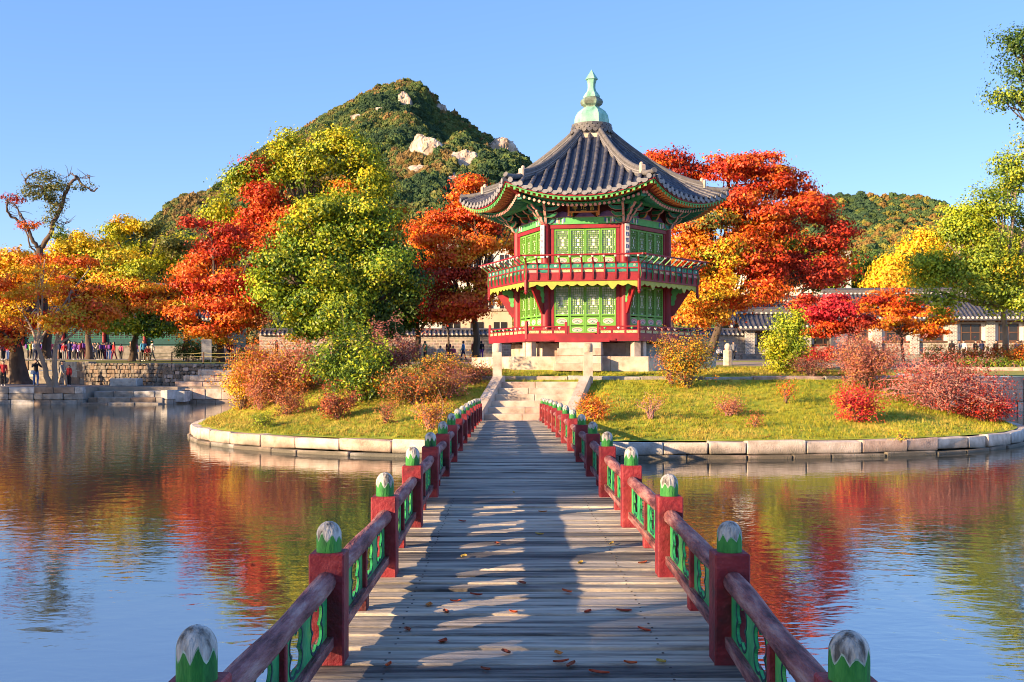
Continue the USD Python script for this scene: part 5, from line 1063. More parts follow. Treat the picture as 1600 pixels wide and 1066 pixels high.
course_wall(bk, (-9, 69), (10, 67.05), [(-.3, .8, 1.2, 2.4), (.8, 1.5, 1.2, 2.2), (1.5, 2.15, 1.2, 2.2)], .5, ['granite', 'granite_pink'], 24); course_wall(bk, (10, 67), (18, 62.4), [(-.3, .8, 1.2, 2.4), (.8, 1.5, 1.2, 2.2), (1.5, 1.95, 1.2, 2.2)], .5, ['granite', 'granite_pink'], 25)

def coped_wall(label, p0, p1, h, m='stone_course', nm='palace_wall'):
    p0, p1 = np.array(p0, float), np.array(p1, float); d = p1 - p0; Ln = np.hypot(*d); d /= Ln; ang = math.atan2(d[1], d[0]); c = (p0 + p1) / 2; z = gz(c[1])
    t = xf(nm, (c[0], c[1], z), math.degrees(ang), label=label, cat='wall'); obj('wall_body', MB().box((0, 0, h / 2 - .2), (Ln, .5, h + .4)), m, t)
    obj('wall_band', MB().box((0, 0, h - .22), (Ln, .54, .34)), 'brick_grey', t)
    q = MB(); q.add(np.array([[x, y_, z_] for x in (-Ln / 2, Ln / 2) for y_, z_ in ((-.62, h - .03), (-.62, h + .03), (0, h + .42), (.62, h + .03), (.62, h - .03))]), np.array([[0, 5, 6], [0, 6, 1], [1, 6, 7], [1, 7, 2], [2, 7, 8], [2, 8, 3], [3, 8, 9], [3, 9, 4], [0, 4, 9], [0, 9, 5], [0, 1, 2], [0, 2, 4], [2, 3, 4], [5, 7, 6], [5, 9, 7], [7, 9, 8]])); obj('coping', q, 'roof_tile', t)
    q, e = MB(), MB(); n = int(Ln / .42)
    for i in range(n):
        x = -Ln / 2 + (i + .5) * Ln / n
        q.tube([[x, -.64, h + .05], [x, 0, h + .47]], .085, 6); e.tube([[x, -.67, h + .02], [x, -.60, h + .05]], .10, 8)
    q.tube([[-Ln / 2, 0, h + .5], [Ln / 2, 0, h + .5]], .13, 8); obj('coping_tiles', q, 'roof_tile', t, kind='stuff'); obj('coping_tile_ends', e, 'wall_white', t, kind='stuff'); return t
coped_wall('long palace wall with tiled coping behind the seated visitors left of the pavilion', (-24, 103.5), (3, 103.5), 2.35)
coped_wall('palace wall with white dotted coping right of the pavilion behind three seated people', (3.2, 101), (27.0, 101), 2.3)

def hanok(name, label, p0, p1, depth, z_e, z_r, bays, wall, over=1.1, ridge='ridge_tile', teal=False, base=.5):
    """A long tiled hall seen from its eaves side; p0, p1: the ends of its front wall."""
    p0, p1 = np.array(p0, float), np.array(p1, float); d = p1 - p0; Ln = np.hypot(*d); d /= Ln; ang = math.atan2(d[1], d[0]); c = (p0 + p1) / 2; z = gz(c[1])
    t = xf(name, (c[0], c[1], z), math.degrees(ang), label=label, cat='building'); ze, zr = z_e - z, z_r - z; hw = ze - .25
    v, f = cbox((Ln + 1.6, depth + 1.6, base), .04); obj('podium', (v + [0, depth / 2, base / 2 - .02], f), 'granite_dark', t)
    obj('wall', MB().box((0, depth / 2, (hw + base) / 2), (Ln, depth - .3, hw - base)), wall, t)
    bw = Ln / bays
    for i in range(bays + 1):
        x = -Ln / 2 + i * bw
        if teal: obj('column', MB().tube([[x, -.1, base], [x, -.1, hw + .15]], .2, 10), 'red_paint', t, smooth=40)
        else: obj('brick_pillar', MB().cb((x, -.02, (hw + base) / 2), (.85, .5, hw - base), .02), 'brick_course', t)
    for i in range(bays):
        x = -Ln / 2 + (i + .5) * bw
        if teal:
            b = obj('lattice_wall', MB().box((x, .08, base + (hw - base) * .52), (bw - .45, .1, (hw - base) * .9)), 'teal_wood', t); q = MB()
            for j in range(7): q.box((x - bw * .38 + j * bw * .76 / 6, .015, base + (hw - base) * .6), (.05, .04, (hw - base) * .62))
            for j in range(8): q.box((x, .012, base + (hw - base) * (.3 + .085 * j)), (bw - .5, .04, .045))
            obj('lattice_bars', q, 'dan_teal', b); obj('paper_light', MB().box((x, .022, base + (hw - base) * .6), (bw - .7, .01, (hw - base) * .5)), 'window_dark', b)
        else:
            zc = base + (hw - base) * .66; hh = (hw - base) * .50
            wnd = obj('window', MB().box((x, .13, zc), (bw * .5, .06, hh)), 'window_dark', t); q = MB()
            for s in (-1, 0, 1): q.box((x + s * bw * .25, .09, zc), (.09, .09, hh + .1))
            for s in (-1, 0, 1): q.box((x, .085, zc + s * hh / 2), (bw * .5 + .1, .09, .09))
            obj('window_frame', q, 'wood_brown', wnd)
            for s in (-1, 1): obj('white_panel', MB().box((x + s * bw * .335, .125, zc), (bw * .13, .05, hh)), 'wall_white', wnd)
            obj('sill', MB().cb((x, .06, base + (hw - base) * .38), (bw - .9, .25, .14), .02), 'wood_brown', t); obj('dado', MB().box((x, .1, base + (hw - base) * .18), (bw - .86, .12, (hw - base) * .34)), 'stone_course', t)
    obj('eave_beam', MB().box((0, 0, hw + .02), (Ln + .4, .34, .3)), 'dan_green' if teal else 'wood_brown', t)
    ym = depth / 2; prof = [(-over, ze), (-over * .2, ze + (zr - ze) * .22), (ym * .5, ze + (zr - ze) * .6), (ym, zr)]; prof += [(2 * ym - a_, b_) for a_, b_ in prof[::-1][1:]]
    v, f, n = [], [], len(prof); ex = Ln / 2 + 1.0
    for x in (-ex, ex):
        for a_, b_ in prof: v.append([x, a_, b_])
        for a_, b_ in prof: v.append([x, a_, b_ - .22])
    for i in range(n - 1): f += [[i, i + 2 * n, i + 1 + 2 * n, i + 1], [i + n, i + 1 + n, i + 1 + 3 * n, i + 3 * n], [i, i + 1, i + 1 + n, i + n], [i + 2 * n, i + 3 * n, i + 1 + 3 * n, i + 1 + 2 * n]]
    f += [[0, n, 3 * n, 2 * n], [n - 1, 3 * n - 1, 4 * n - 1, 2 * n - 1]]; rf_ = obj('roof', (np.array(v), np.array(f)), 'roof_tile', t)
    q, e = MB(), MB(); k = int(2 * ex / .42)
    for i in range(k + 1):
        x = -ex + i * 2 * ex / k
        for pr in (prof[:4],): q.tube([[x, a_, b_ + .05] for a_, b_ in pr], .1, 6)
        e.tube([[x, -over - .03, ze + .03], [x, -over + .04, ze + .05]], .12, 8)
    obj('tile_rows', q, 'roof_tile', rf_, kind='stuff'); obj('tile_row_ends', e, 'wall_white', rf_, kind='stuff')
    obj('roof_ridge', MB().cb((0, ym, zr + .22), (2 * ex, .4, .52), .06), ridge, rf_); obj('ridge_cap', MB().tube([[-ex, ym, zr + .52], [ex, ym, zr + .52]], .14, 8), 'roof_tile', rf_, smooth=40)
    q = MB()
    for i in range(k + 1): q.box((-ex + i * 2 * ex / k, ym - .21, zr + .08), (.18, .04, .14))
    obj('ridge_dots', q, 'wall_white', rf_, kind='stuff'); q = MB()
    for i in range(k + 1): q.tube([[-ex + i * 2 * ex / k, -over + .15, ze - .28], [-ex + i * 2 * ex / k, .3, ze + .1]], .06, 6)
    obj('rafters', q, 'dan_green' if teal else 'wood_brown', t, kind='stuff'); return t
hanok('palace_hall', 'long hall with brick pillars, white panelled windows and blue grey tiled roof on the right', (32.5, 108), (58, 106.5), 7, 7.05, 9.7, 7, 'wall_white')
hanok('palace_hall', 'lower tiled hall behind the crimson maple with its ridge above the wall', (23.4, 112), (33.8, 112), 7, 6.4, 9.2, 3, 'wall_beige')
hanok('palace_hall', 'dark tiled teal latticed hall on a stone podium behind the crowd on the left', (-64, 122), (-32, 122), 9, 7.6, 11.4, 7, 'teal_wood', teal=True, base=1.6)
hanok('gate_house', 'small blue tiled gate roof rising over the wall right of the scarlet maple', (21.9, 100.2), (24.9, 100.2), 2.2, 5.85, 7.2, 1, 'wood_brown', over=.8)
def block(name, label, px0, px1, py0, Y, depth, m, floors, cols, roof='flat'):
    x0, x1, z1 = (px0 - 800) / F * Y, (px1 - 800) / F * Y, EYE + (574 - py0) / F * Y; z = gz(Y); H = z1 - z
    t = xf(name, ((x0 + x1) / 2, Y, z), label=label, cat='building'); W = x1 - x0; obj('wall', MB().box((0, depth / 2, H / 2), (W, depth, H)), m, t)
    for i in range(floors):
        for j in range(cols):
            zc = H * (i + .55) / floors; xc = -W / 2 + W * (j + .5) / cols; wn = obj('window', MB().box((xc, -.02, zc), (W / cols * .55, .1, H / floors * .45)), 'window_dark', t); obj('window_frame', MB().box((xc, -.05, zc - H / floors * .24), (W / cols * .62, .16, .1)).box((xc, -.055, zc), (.08, .1, H / floors * .45)), 'wall_white', wn)
    obj('parapet', MB().cb((0, depth / 2, H + .12), (W + .3, depth + .3, .3), .03), 'granite', t)
block('white_building', 'plain white modern building glimpsed through the orange maple left of the pavilion', 655, 800, 385, 160, 14, 'wall_white', 3, 6)
block('pale_building', 'pale wall of a low building behind the palace wall left of the pavilion', 690, 800, 486, 128, 8, 'wall_beige', 1, 3)
block('white_building', 'white building showing through the branches of the scarlet maple', 1175, 1330, 395, 165, 14, 'wall_white', 3, 6)
block('white_building', 'small cream house front above the tiled ridge beside the ginkgo', 1340, 1376, 440, 170, 10, 'wall_white', 1, 2)
# rope fence on the left bank, bamboo rail on the right, marker post, notice board
t = xf('rope_fence', label='thin post and rope fence along the path above the sunlit rubble wall', cat='fence')
for i in range(9):
    x = -27 + i * 2.3; obj('fence_post', MB().tube([[x, 79, gz(79) - .1], [x, 79, gz(79) + .75]], .05, 6), 'wood_brown', t)
q = MB()
for zz in (.45, .7): q.tube([[-27 + i * 1.15, 79, gz(79) + zz - .06 * (i % 2)] for i in range(17)], .018, 5)
obj('rope', q, 'bamboo', t)
t = xf('bamboo_fence', label='low yellow bamboo rail fence below the right hall', cat='fence')
for i in range(8): obj('fence_post', MB().tube([[32.5 + i * 1.6, 86, gz(86) - .1], [32.5 + i * 1.6, 86, gz(86) + .6]], .05, 6), 'bamboo', t)
for zz in (.3, .55): obj('fence_rail', MB().tube([[32.3, 86, gz(86) + zz], [43.9, 86, gz(86) + zz]], .04, 6), 'bamboo', t)
p = at(1137, 578, 70); t = obj('marker_post', MB().add(*lathe([(.3, 0), (.3, .95), (.22, 1.0)], 8), T=lambda v: v + [p[0], 70, gz(70)]), 'granite', label='short pale octagonal stone post with a knob in front of the three seated people', cat='stone post')
obj('post_head', MB().add(*lathe([(.14, 1.0), (.2, 1.12), (.2, 1.3), (.1, 1.42)], 10), T=lambda v: v + [p[0], 70, gz(70)]), 'granite', t, smooth=40)
p = at(323, 560, 80); t = obj('notice_board', MB().cb((p[0], 80, gz(80) + .95), (.75, .08, 1.5), .02), 'steel', label='grey upright notice board beside a trunk on the left bank', cat='sign')
obj('board_leg', MB().box((p[0] - .3, 80, gz(80) + .1), (.06, .06, .5)), 'steel', t); obj('board_leg', MB().box((p[0] + .3, 80, gz(80) + .1), (.06, .06, .5)), 'steel', t)
# hedges on the right bank
def hedge(label, x, y, w, h, pal, seed, n=5200):
    g = np.random.default_rng(seed); z = gz(y); t = xf('hedge', (x, y, z), label=label, cat='hedge'); q = MB()
    for _ in range(16): a = g.uniform(-w / 2, w / 2); q.tube([[a, 0, 0], [a + g.normal() * .1, g.normal() * .2, h * .8]], [.03, .01], 4)
    obj('stems', q, 'twig', t)
    lob = [(np.array([(i / 5 - .5) * w, g.normal() * .15, h * g.uniform(.42, .6)]), np.array([w / 8, .55, h * .5]), pal, 1) for i in range(6)]; v, f, c, _ = make_crown(lob, n, .26, .14, g, .8, 14); v[:, 2] = np.maximum(v[:, 2], 0); obj('foliage', (v, f), 'leaf', t, tint=c)
hedge('orange red azalea hedge on the right bank nearest the drooping pink bush', 30.5, 70, 6.5, 1.35, {'orange': 2, 'redorange': 1, 'olive': 1}, 1); hedge('yellow green azalea hedge at the right edge of the bank', 36, 71, 6, 1.3, {'yelloworange': 2, 'olive': 2}, 2); hedge('low green ground hedge along the right garden kerb', 33, 66.5, 10, .6, {'green': 2, 'olive': 1}, 3)
hedge('crimson azalea clump behind the round rosy bush', 21.0, 78, 3.5, 1.3, {'crimson': 2, 'darkred': 1}, 4, 2600); hedge('dark green clipped bush under the broad mixed maple', -24.4, 84, 2.6, 1.5, {'darkgreen': 3, 'olive': 1}, 5, 3000); hedge('light green clump beside the notice board', -21.0, 88, 2.0, 1.0, {'brightgreen': 1}, 6, 2000)

# ------------------------------------------------------------------ people
def body(chain):
    """One continuous surface: hulls of the spheres at the two ends of every bone."""
    parts = []
    for a, ra, b, rb in chain:
        A = m3.Manifold.sphere(ra, 12).translate(tuple(map(float, a))); B = m3.Manifold.sphere(rb, 12).translate(tuple(map(float, b))); parts.append(m3.Manifold.batch_hull([A, B]))
    m = m3.Manifold.batch_boolean(parts, m3.OpType.Add).to_mesh(); t = trimesh.Trimesh(m.vert_properties[:, :3], m.tri_verts, process=True)
    trimesh.smoothing.filter_taubin(t, iterations=4); return np.array(t.vertices), np.array(t.faces)
def posed(pose, skirt=False):
    """Joints of a 1.68 m figure facing -y. Returns the meshes of skin, hair, top, trousers, shoes."""
    J = {}; sit = pose == 'sit'; dz = -.42 if sit else 0
    hip = .92 + dz; J['pel'] = (0, 0, hip); J['che'] = (0, .0, hip + .38); J['nk'] = (0, .0, hip + .52); J['hd'] = (0, -.02, hip + .66)
    st_ = {'walk': .2, 'stand': .03, 'photo': .05, 'phone': .03, 'sit': 0}[pose]; legs = []
    for s in (-1, 1):
        h = np.array([s * .09, 0, hip])
        if sit: k = h + [s * .03, -.42, .02]; a = k + [0, .05, -.43]
        else: k = h + [s * .02, -s * st_ * .6 - .02, -.43]; a = np.array([s * .10, -s * st_ * 1.1 + .03, .08])
        legs.append((h, k, a, s))
    arms = []
    for s in (-1, 1):
        sh = np.array([s * .18, 0, hip + .46])
        if pose == 'photo': e = sh + [s * .1, -.2, -.14]; w = np.array([s * .05, -.30, hip + .62])
        elif pose == 'phone' and s > 0: e = sh + [s * .08, -.08, -.25]; w = e + [-.08, -.2, .1]
        elif sit: e = sh + [s * .06, -.08, -.26]; w = e + [-s * .08, -.2, .0]
        elif pose == 'walk': e = sh + [s * .05, s * .1, -.27]; w = e + [s * .0, s * .06 - .08, -.24]
        else: e = sh + [s * .06, .02, -.27]; w = e + [s * .0, -.06, -.25]
        arms.append((sh, e, w, s))
    hd = np.array(J['hd']); skin = [(hd, .092, hd + [0, -.02, -.06], .07), (hd + [0, .0, .03], .094, hd, .09), (hd + [0, 0, -.08], .052, np.array(J['nk']) - [0, 0, .05], .058), (hd + [0, -.09, -.01], .016, hd + [0, -.105, -.03], .018)]
    for s in (-1, 1): skin.append((hd + [s * .093, .0, .0], .018, hd + [s * .093, .005, -.03], .014))
    skin.append((np.array(J['nk']) - [0, 0, .05], .06, J['pel'], .08))
    for sh, e, w, s in arms:
        skin += [(sh, .04, e, .032), (e, .032, w, .026), (np.array(J['nk']) - [0, 0, .06], .05, sh, .04)]; d = (w - e) / np.linalg.norm(w - e); pm = w + d * .06; skin.append((w, .026, pm, .032)); sd = np.cross(d, [0, 1, 0.2]); sd /= np.linalg.norm(sd)
        for i in range(4): q0 = pm + sd * (i - 1.5) * .017; q1 = q0 + d * (.045, .055, .05, .04)[i] + np.array([0, -.012, 0]); skin.append((q0, .0095, q1, .008))
        skin.append((w + d * .02, .012, w + d * .05 + sd * -.045 * s, .009))
    for h, k, a, s in legs: skin += [(J['pel'], .08, h, .07), (h, .06, k, .045), (k, .045, a, .032)]
    top = [(J['pel'], .135, J['che'], .145), (J['che'], .14, np.array(J['nk']) - [0, 0, .06], .09)]
    for sh, e, w, s in arms: top += [(np.array(J['che']) + [0, 0, .08], .1, sh, .072), (sh, .07, e, .055), (e, .055, w - (w - e) * .08, .043)]
    tr = [(J['pel'], .13, np.array(J['pel']) - [0, 0, .05], .125)]
    for h, k, a, s in legs: tr += [(h, .098, k, .072), (k, .07, a + [0, 0, .0], .056)]
    if skirt: tr = [(J['pel'], .13, np.array(J['pel']) - [0, 0, .3], .19), (np.array(J['pel']) - [0, 0, .3], .19, np.array(J['pel']) - [0, 0, .4], .2)]
    sh_ = [(a + [0, .03, -.045], .045, a + [0, -.13, -.05], .036) for h, k, a, s in legs]
    hair = [(hd + [0, .025, .045], .10, hd + [0, .04, -.02], .088), (hd + [0, -.02, .07], .07, hd + [0, .03, .05], .09)]
    long = hair + [(hd + [0, .05, -.02], .085, hd + [0, .07, -.16], .07)]
    return dict(skin=body(skin), top=body(top), trousers=body(tr), shoes=[body([x]) for x in sh_], hair=body(hair), long_hair=body(long), J=J)
POSES = {p: posed(p) for p in ('stand', 'walk', 'photo', 'phone', 'sit')}
CLOTH = {'black': (.02, .02, .024), 'navy': (.02, .03, .09), 'red': (.45, .03, .035), 'white': (.7, .68, .65), 'purple': (.16, .05, .26), 'blue': (.04, .16, .5), 'green': (.05, .3, .1), 'grey': (.22, .22, .23), 'pink': (.6, .12, .2), 'beige': (.45, .34, .24), 'denim': (.06, .12, .3), 'brown': (.14, .08, .05), 'sky': (.08, .35, .7), 'maroon': (.2, .02, .04), 'yellow': (.6, .42, .06)}
for k, c in CLOTH.items(): mat('cloth_' + k, c, scale=9, rough_=.85)
mat('skin_tone', (.5, .3, .21), (.44, .26, .18), 6, .6); mat('hair_black', (.015, .012, .011), rough_=.5); mat('hair_grey', (.25, .24, .23), rough_=.6)
PEOPLE = []
def person(px, Y, top, tr, pose='stand', turn=0, h=1.68, hair='short', z=None, look=None, extra=None, py=None):
    """look: the end of the label; turn: degrees from facing the camera."""
    P_ = POSES[pose]; zz = gz(Y) if z is None else z; X = (px - 800) / F * Y; s = h / 1.68
    words = {'stand': 'standing', 'walk': 'walking', 'photo': 'raising a camera', 'phone': 'holding a phone', 'sit': 'sitting'}[pose]
    t = xf('person', (X, Y, zz), turn, label=f'person {words} in {top} top, {tr} trousers, {look}', cat='person', group='visitors around the pond')
    def put(nm, m, mt, par): return obj(nm, (m[0] * s, m[1]), mt, par, smooth=60)
    bdy = put('body', P_['skin'], 'skin_tone', t); put('jacket', P_['top'], 'cloth_' + top, t); put('trousers', P_['trousers'], 'cloth_' + tr, t); put('hair', P_['long_hair' if hair == 'long' else 'hair'], 'hair_grey' if hair == 'grey' else 'hair_black', t)
    for q in P_['shoes']: put('shoe', q, 'cloth_black' if tr != 'black' else 'cloth_white', t)
    hd = np.array(P_['J']['hd'])
    for e in (-1, 1): put('eye', (BV * [.022, .01, .012] + hd + [e * .034, -.103, .012], BF), 'black', t)
    put('mouth', (BV * [.04, .008, .008] + hd + [0, -.098, -.062], BF), 'floral_pink', t)
    if extra == 'backpack': v, f = cbox((.28, .15, .4), .05); put('backpack', (v + [0, .2, P_['J']['che'][2] - .05], f), 'cloth_purple' if top != 'purple' else 'cloth_black', t)
    if extra == 'bag': v, f = cbox((.22, .1, .26), .03); put('shoulder_bag', (v + [-.24, 0, P_['J']['pel'][2] - .05], f), 'cloth_white', t)
    if pose == 'photo': v, f = cbox((.12, .07, .08), .01); put('camera', (v + [0, -.36, P_['J']['hd'][2] + .02], f), 'black', t)
    return t
def zcam(py, Y): return EYE + (574 - py) / F * Y
# crowd on the left bank, from the left edge of the photograph to the right
CK = ['navy', 'red', 'black', 'purple', 'grey', 'white', 'maroon', 'blue', 'beige', 'pink', 'green']; CT = ['black', 'denim', 'navy', 'black', 'brown', 'grey', 'maroon']
C = [(3, 'purple', 'black'), (10, 'red', 'denim'), (17, 'maroon', 'navy'), (24, 'red', 'denim'), (44, 'green', 'black'), (49, 'yellow', 'black'), (57, 'navy', 'navy'), (63, 'navy', 'black'), (69, 'purple', 'black'), (75, 'black', 'black'), (90, 'grey', 'maroon'), (96, 'white', 'black'), (109, 'navy', 'navy'), (113, 'blue', 'black'), (119, 'red', 'maroon'), (125, 'purple', 'black'), (129, 'maroon', 'brown'), (134, 'purple', 'maroon'), (139, 'blue', 'maroon'), (145, 'maroon', 'black'), (154, 'beige', 'black'), (159, 'navy', 'black'), (166, 'brown', 'denim'), (171, 'black', 'denim'), (178, 'red', 'maroon'), (189, 'pink', 'black'), (205, 'brown', 'brown'), (210, 'pink', 'black')]
C += [(px_, CK[k_ % 11], CT[k_ % 7]) for k_, px_ in enumerate([6, 13, 21, 28, 47, 53, 60, 66, 72, 78, 86, 93, 100, 106, 116, 122, 132, 137, 142, 149, 163])]; C.sort()
near = ['behind the thick dark trunk', 'between the thick trunk and the pale paired trunks', 'right of the pale paired trunks', 'above the shaded rubble wall']
g0 = np.random.default_rng(77)
ones = ['', 'first', 'second', 'third', 'fourth', 'fifth', 'sixth', 'seventh', 'eighth', 'ninth']
order = ones[1:] + ['tenth', 'eleventh', 'twelfth', 'thirteenth', 'fourteenth', 'fifteenth', 'sixteenth', 'seventeenth', 'eighteenth', 'nineteenth'] + [w_ + ('ieth' if not o_ else 'y-' + o_) for w_ in ('twent', 'thirt', 'fort', 'fift') for o_ in ones]
for i, (px, a, b) in enumerate(C):
    person(px + g0.uniform(-1.5, 1.5), 104 + g0.uniform(-5, 7), a, b, ['stand', 'walk', 'stand', 'phone'][g0.integers(4)], g0.uniform(-90, 90) + (180 if g0.uniform() < .3 else 0), g0.uniform(1.55, 1.78), ['short', 'long'][g0.integers(2)], look=f'{order[i]} in the left crowd', extra=[None, 'backpack', 'bag'][g0.integers(3)])
person(56, 72, 'black', 'denim', 'photo', 40, 1.70, z=1.03, look='beside the paired trunks', extra='bag'); person(5, 72, 'red', 'black', 'stand', 30, 1.62, 'long', z=1.03, look='on the low terrace at the left edge'); person(11, 84, 'white', 'black', 'walk', 60, 1.66, 'long', z=1.15, look='behind the thick trunk'); person(97, 73.5, 'grey', 'beige', 'walk', 80, 1.6, z=1.03, look='behind the paired trunks'); person(108, 72.2, 'red', 'black', 'stand', -20, 1.35, 'long', z=1.03, look='child below the shaded rubble wall')
for px, a, b, p_, tn, lk in [(224, 'sky', 'black', 'stand', 40, 'leftmost beside the dark clipped bush'), (231, 'maroon', 'brown', 'sit', 10, 'beside the dark clipped bush'), (238, 'white', 'grey', 'walk', -60, 'right of the dark clipped bush'), (289, 'red', 'black', 'stand', 60, 'under the deep red maple'), (308, 'navy', 'navy', 'sit', 20, 'left of the notice board'), (353, 'white', 'denim', 'sit', 10, 'first of four beside the light green clump'), (360, 'maroon', 'black', 'stand', 200, 'second of four beside the light green clump'), (368, 'white', 'red', 'sit', -20, 'third of four beside the light green clump'), (377, 'pink', 'maroon', 'sit', 0, 'fourth of four beside the light green clump'), (432, 'maroon', 'black', 'stand', 90, 'under the large green tree')]:
    person(px, 90, a, b, p_, tn, 1.66, 'long' if px % 2 else 'short', look=lk)
for px, a, b, p_, tn, lk in [(664, 'green', 'black', 'stand', 60, 'leftmost along the palace wall'), (688, 'white', 'black', 'sit', 0, 'left of the crooked dark sapling'), (701, 'maroon', 'maroon', 'stand', 30, 'beside the crooked dark sapling'), (708, 'pink', 'beige', 'sit', -10, 'right of the crooked dark sapling'), (724, 'sky', 'navy', 'walk', -90, 'passing the palace wall'), (741, 'red', 'grey', 'stand', 170, 'first of three beside the pavilion base'), (746, 'maroon', 'black', 'stand', 30, 'second of three beside the pavilion base'), (752, 'black', 'purple', 'stand', 200, 'third of three beside the pavilion base')]:
    person(px, 96, a, b, p_, tn, 1.66, 'long' if px % 2 else 'short', look=lk)
for px, a, b, p_, tn, lk in [(1123, 'white', 'black', 'sit', 20, 'leftmost of three by the right wall'), (1136, 'red', 'grey', 'sit', -10, 'middle of three by the right palace wall'), (1146, 'grey', 'black', 'stand', 10, 'rightmost of three by the right palace wall')]:
    person(px, 96, a, b, p_, tn, 1.6, 'short', look=lk)
for px, a, b, p_, tn, lk in [(1487, 'black', 'black', 'stand', 160, 'first in front of the right hall'), (1498, 'grey', 'navy', 'stand', 60, 'second in front of the right hall'), (1506, 'white', 'black', 'walk', -70, 'third in front of the right hall'), (1524, 'black', 'brown', 'stand', 30, 'fourth in front of the right hall'), (1534, 'navy', 'black', 'phone', 200, 'fifth in front of the right hall'), (1556, 'black', 'grey', 'stand', 20, 'sixth in front of the right hall'), (1571, 'brown', 'black', 'walk', 80, 'seventh in front of the right hall'), (1590, 'navy', 'black', 'stand', -30, 'eighth in front of the right hall'), (1596, 'black', 'maroon', 'phone', 90, 'last at the right edge')]:
    person(px, 94, a, b, p_, tn, 1.70, 'long' if px % 2 else 'short', look=lk)
# small bare sapling before the palace wall
tree('dark_sapling', 'crooked dark sapling with a few red leaves in front of the palace wall', 'tree', foot(700, 92), [L(690, 490, 22, 14, 92, 'darkred'), L(712, 478, 18, 14, 92, 'red')], 1400, .5, .26, 301, .11, .6, flat=.35)

# ------------------------------------------------------------------ the mountain and the far hill
def ridge_mesh(name, prof, Yr, Yf, Yb, nx, ny, amp, seed, m, base=3.0):
    px = np.array([p[0] for p in prof], float); pz = np.array([(574 - p[1]) / F * Yr + EYE for p in prof]); X = (px - 800) / F * Yr
    xs = np.linspace(X[0], X[-1], nx); ys = np.concatenate([np.linspace(Yf, Yr, ny), np.linspace(Yr, Yb, ny // 3)[1:]]); xx, yy = np.meshgrid(xs, ys)
    def H(x, y):
        S = np.interp(x, X, pz); t = np.where(y <= Yr, (y - Yf) / (Yr - Yf), (Yb - y) / (Yb - Yr)); t = np.clip(t, 0, 1)
        n1 = meshkit.fbm(np.stack([x / 130, y / 150, 0 * x], -1), 4, seed) - .5; n2 = meshkit.fbm(np.stack([x / 36, y / 45, 0 * x + 5], -1), 3, seed + 9) - .5
        k = np.sin(np.pi * np.clip(t, 0, 1)); h = base + (S - base) * (t ** 1.12) + amp * (n1 * 2.2 + n2 * .6) * k * np.clip((S - base) / 120, 0.2, 1.3)
        return np.where(y <= Yr, np.minimum(h, EYE + (S - EYE) * y / Yr - .5 * (Yr - y) * .02), h)
    zz = H(xx, yy); v = np.stack([xx, yy, zz], -1).reshape(-1, 3); f = np.array([[i * nx + j, i * nx + j + 1, (i + 1) * nx + j + 1, (i + 1) * nx + j] for i in range(len(ys) - 1) for j in range(nx - 1)])
    obj(name, (v, f), m, smooth=True, kind='structure'); return H, X, pz
mat('mountain_soil', (.12, .13, .035), (.06, .08, .025), .03, .95, c3=(.2, .14, .05), detail=8)
MP = [(-250, 470), (0, 440), (120, 428), (200, 402), (260, 372), (300, 345), (350, 308), (400, 268), (440, 232), (480, 203), (520, 178), (560, 155), (590, 139), (610, 134), (630, 130), (650, 131), (665, 138), (676, 152), (690, 170), (715, 186), (740, 203), (765, 217), (790, 228), (806, 238), (830, 256), (870, 292), (920, 330), (980, 372), (1060, 412), (1150, 440), (1300, 470)]
HM, MX, MZ = ridge_mesh('mountain', MP, 1000., 420., 1250., 220, 110, 42, 3, 'mountain_soil')
HP = [(1080, 420), (1150, 370), (1220, 330), (1280, 312), (1330, 310), (1380, 314), (1430, 309), (1460, 318), (1500, 345), (1560, 372), (1650, 392), (1800, 420)]
HH, HX, HZ = ridge_mesh('far_hill', HP, 620., 300., 760., 90, 50, 12, 8, 'mountain_soil')
def blob(seed, n=3):
    s = trimesh.creation.icosphere(n); v = np.array(s.vertices); d = meshkit.fbm(v * 2.2 + seed * 7.1, 3, seed); v = v * (0.5 + 1.0 * d)[:, None] * [1, 1, .95]; g = np.random.default_rng(seed); v += g.normal(size=v.shape) * .13; return v, np.array(s.faces)
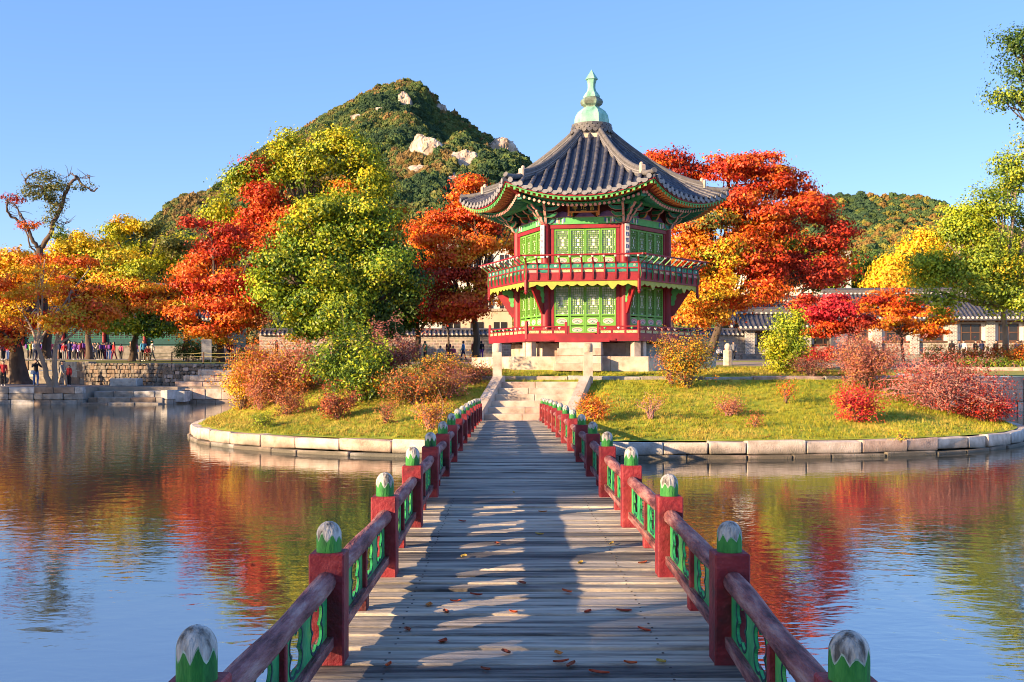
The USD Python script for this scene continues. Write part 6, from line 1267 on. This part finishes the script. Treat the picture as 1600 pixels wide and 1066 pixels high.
def forest(name, H, x0, x1, y0, y1, n, rmin, rmax, seed, label, cols, rocks):
    g = np.random.default_rng(seed); pi = UsdGeom.PointInstancer.Define(stage, '/World/' + name); protos = []
    for i, c in enumerate(cols):
        mn = f'{name}_leaf_{i}'; mat(mn, c, tuple(x * .5 for x in c), .9, .9, c3=tuple(x * 1.25 for x in c), detail=5, space='object'); b = blob(seed + i); m = usdkit.mesh(stage, f'/World/{name}/tree_{i}', b, M[mn]); protos.append(m.GetPath())
    pi.CreatePrototypesRel().SetTargets(protos)
    x, y = g.uniform(x0, x1, n), g.uniform(y0, y1, n); z = H(x, y); keep = z > 12
    for rx, ry, rr in rocks: keep &= np.hypot((x - rx), (y - ry) * .8) > rr
    x, y, z = x[keep], y[keep], z[keep]; k = len(x); r = g.uniform(rmin, rmax, k) * (.75 + .5 * (g.uniform(size=k) < .2))
    pi.CreatePositionsAttr(Vt.Vec3fArray.FromNumpy(np.stack([x, y, z + r * .35], 1).astype(np.float32))); a = g.uniform(0, 6.28, k)
    pi.CreateOrientationsAttr(Vt.QuathArray([Gf.Quath(float(math.cos(q / 2)), 0, 0, float(math.sin(q / 2))) for q in a])); pi.CreateScalesAttr(Vt.Vec3fArray.FromNumpy(np.stack([r, r, r * g.uniform(.75, 1.25, k)], 1).astype(np.float32)))
    nz = meshkit.fbm(np.stack([x / 55, y / 70, 0 * x], -1), 3, seed) + g.normal(size=k) * .12; q = np.clip((nz - .30) / .46, 0, .999) * len(cols)
    pi.CreateProtoIndicesAttr(Vt.IntArray.FromNumpy(q.astype(np.int32))); tag(pi.GetPrim(), label, 'forest', kind='stuff')
# bare granite on the slope: seen place in the photograph -> where the sight line meets the slope
ROCKS = []
def on_slope(px, py, H, y0, y1):
    ys = np.linspace(y0, y1, 600); p = np.array([at(px, py, q) for q in ys]); d = p[:, 2] - H(p[:, 0], p[:, 1]); i = np.argmax(d < 0) if (d < 0).any() else len(ys) - 1; return p[i]
for px, py, w, h, lab in [(672, 232, 44, 32, 'largest rounded pale granite outcrop on the mountain side'), (728, 250, 36, 24, 'smaller granite outcrop below and right of the largest one'), (782, 232, 42, 24, 'granite slab near the right shoulder of the mountain'), (630, 158, 16, 24, 'narrow granite patch just below the summit'), (685, 168, 18, 12, 'small granite knob on the right ridge below the summit'), (560, 182, 26, 12, 'thin granite strip on the left shoulder of the mountain'), (705, 276, 26, 14, 'low granite patch above the orange maple'), (545, 302, 50, 18, 'pinkish granite strip behind the yellow green treetop'), (590, 172, 18, 9, 'thin pale ledge between the summit and the left shoulder'), (745, 262, 22, 12, 'low broken granite step under the slab at the right'), (655, 262, 30, 12, 'flat granite step below the largest outcrop'), (640, 300, 20, 10, 'lowest small granite patch on the mountain side')]:
    p = on_slope(px, py + h * .3, HM, 430, 1000); s = p[1] / F; r = w * s / 2; ROCKS.append((p[0], p[1], r * .8))
    v, f = (lambda b: (np.array(b.vertices), np.array(b.faces)))(trimesh.creation.icosphere(5)); dn = v / np.linalg.norm(v, axis=1, keepdims=True); v = v * (.35 + 1.05 * meshkit.fbm(dn * 1.2 + px, 3, px) + .28 * np.round(meshkit.fbm(dn * [5, 5, 2.5] + px, 3, px + 5) * 4) / 4)[:, None]; v *= [r * 1.4, r * 1.0, h * s * 1.0]
    obj('granite_outcrop', (v + p + [0, 5, -1], f), 'rock', label=lab, cat='rock')
FC = [(.035, .07, .03), (.05, .09, .03), (.075, .115, .03), (.12, .14, .035), (.09, .12, .035), (.15, .14, .04), (.20, .13, .045)]
forest('mountain_forest', HM, -520, 260, 440, 1012, 90000, 1.3, 2.9, 400, 'mixed green and russet forest covering the mountain', FC, ROCKS)
forest('hill_forest', HH, HX[0], HX[-1], 310, 632, 26000, 1.1, 2.3, 500, 'green and rust forest on the low hill at the right', [FC[0], FC[1], FC[2], (.2, .18, .03), (.2, .12, .03), FC[2]], [])
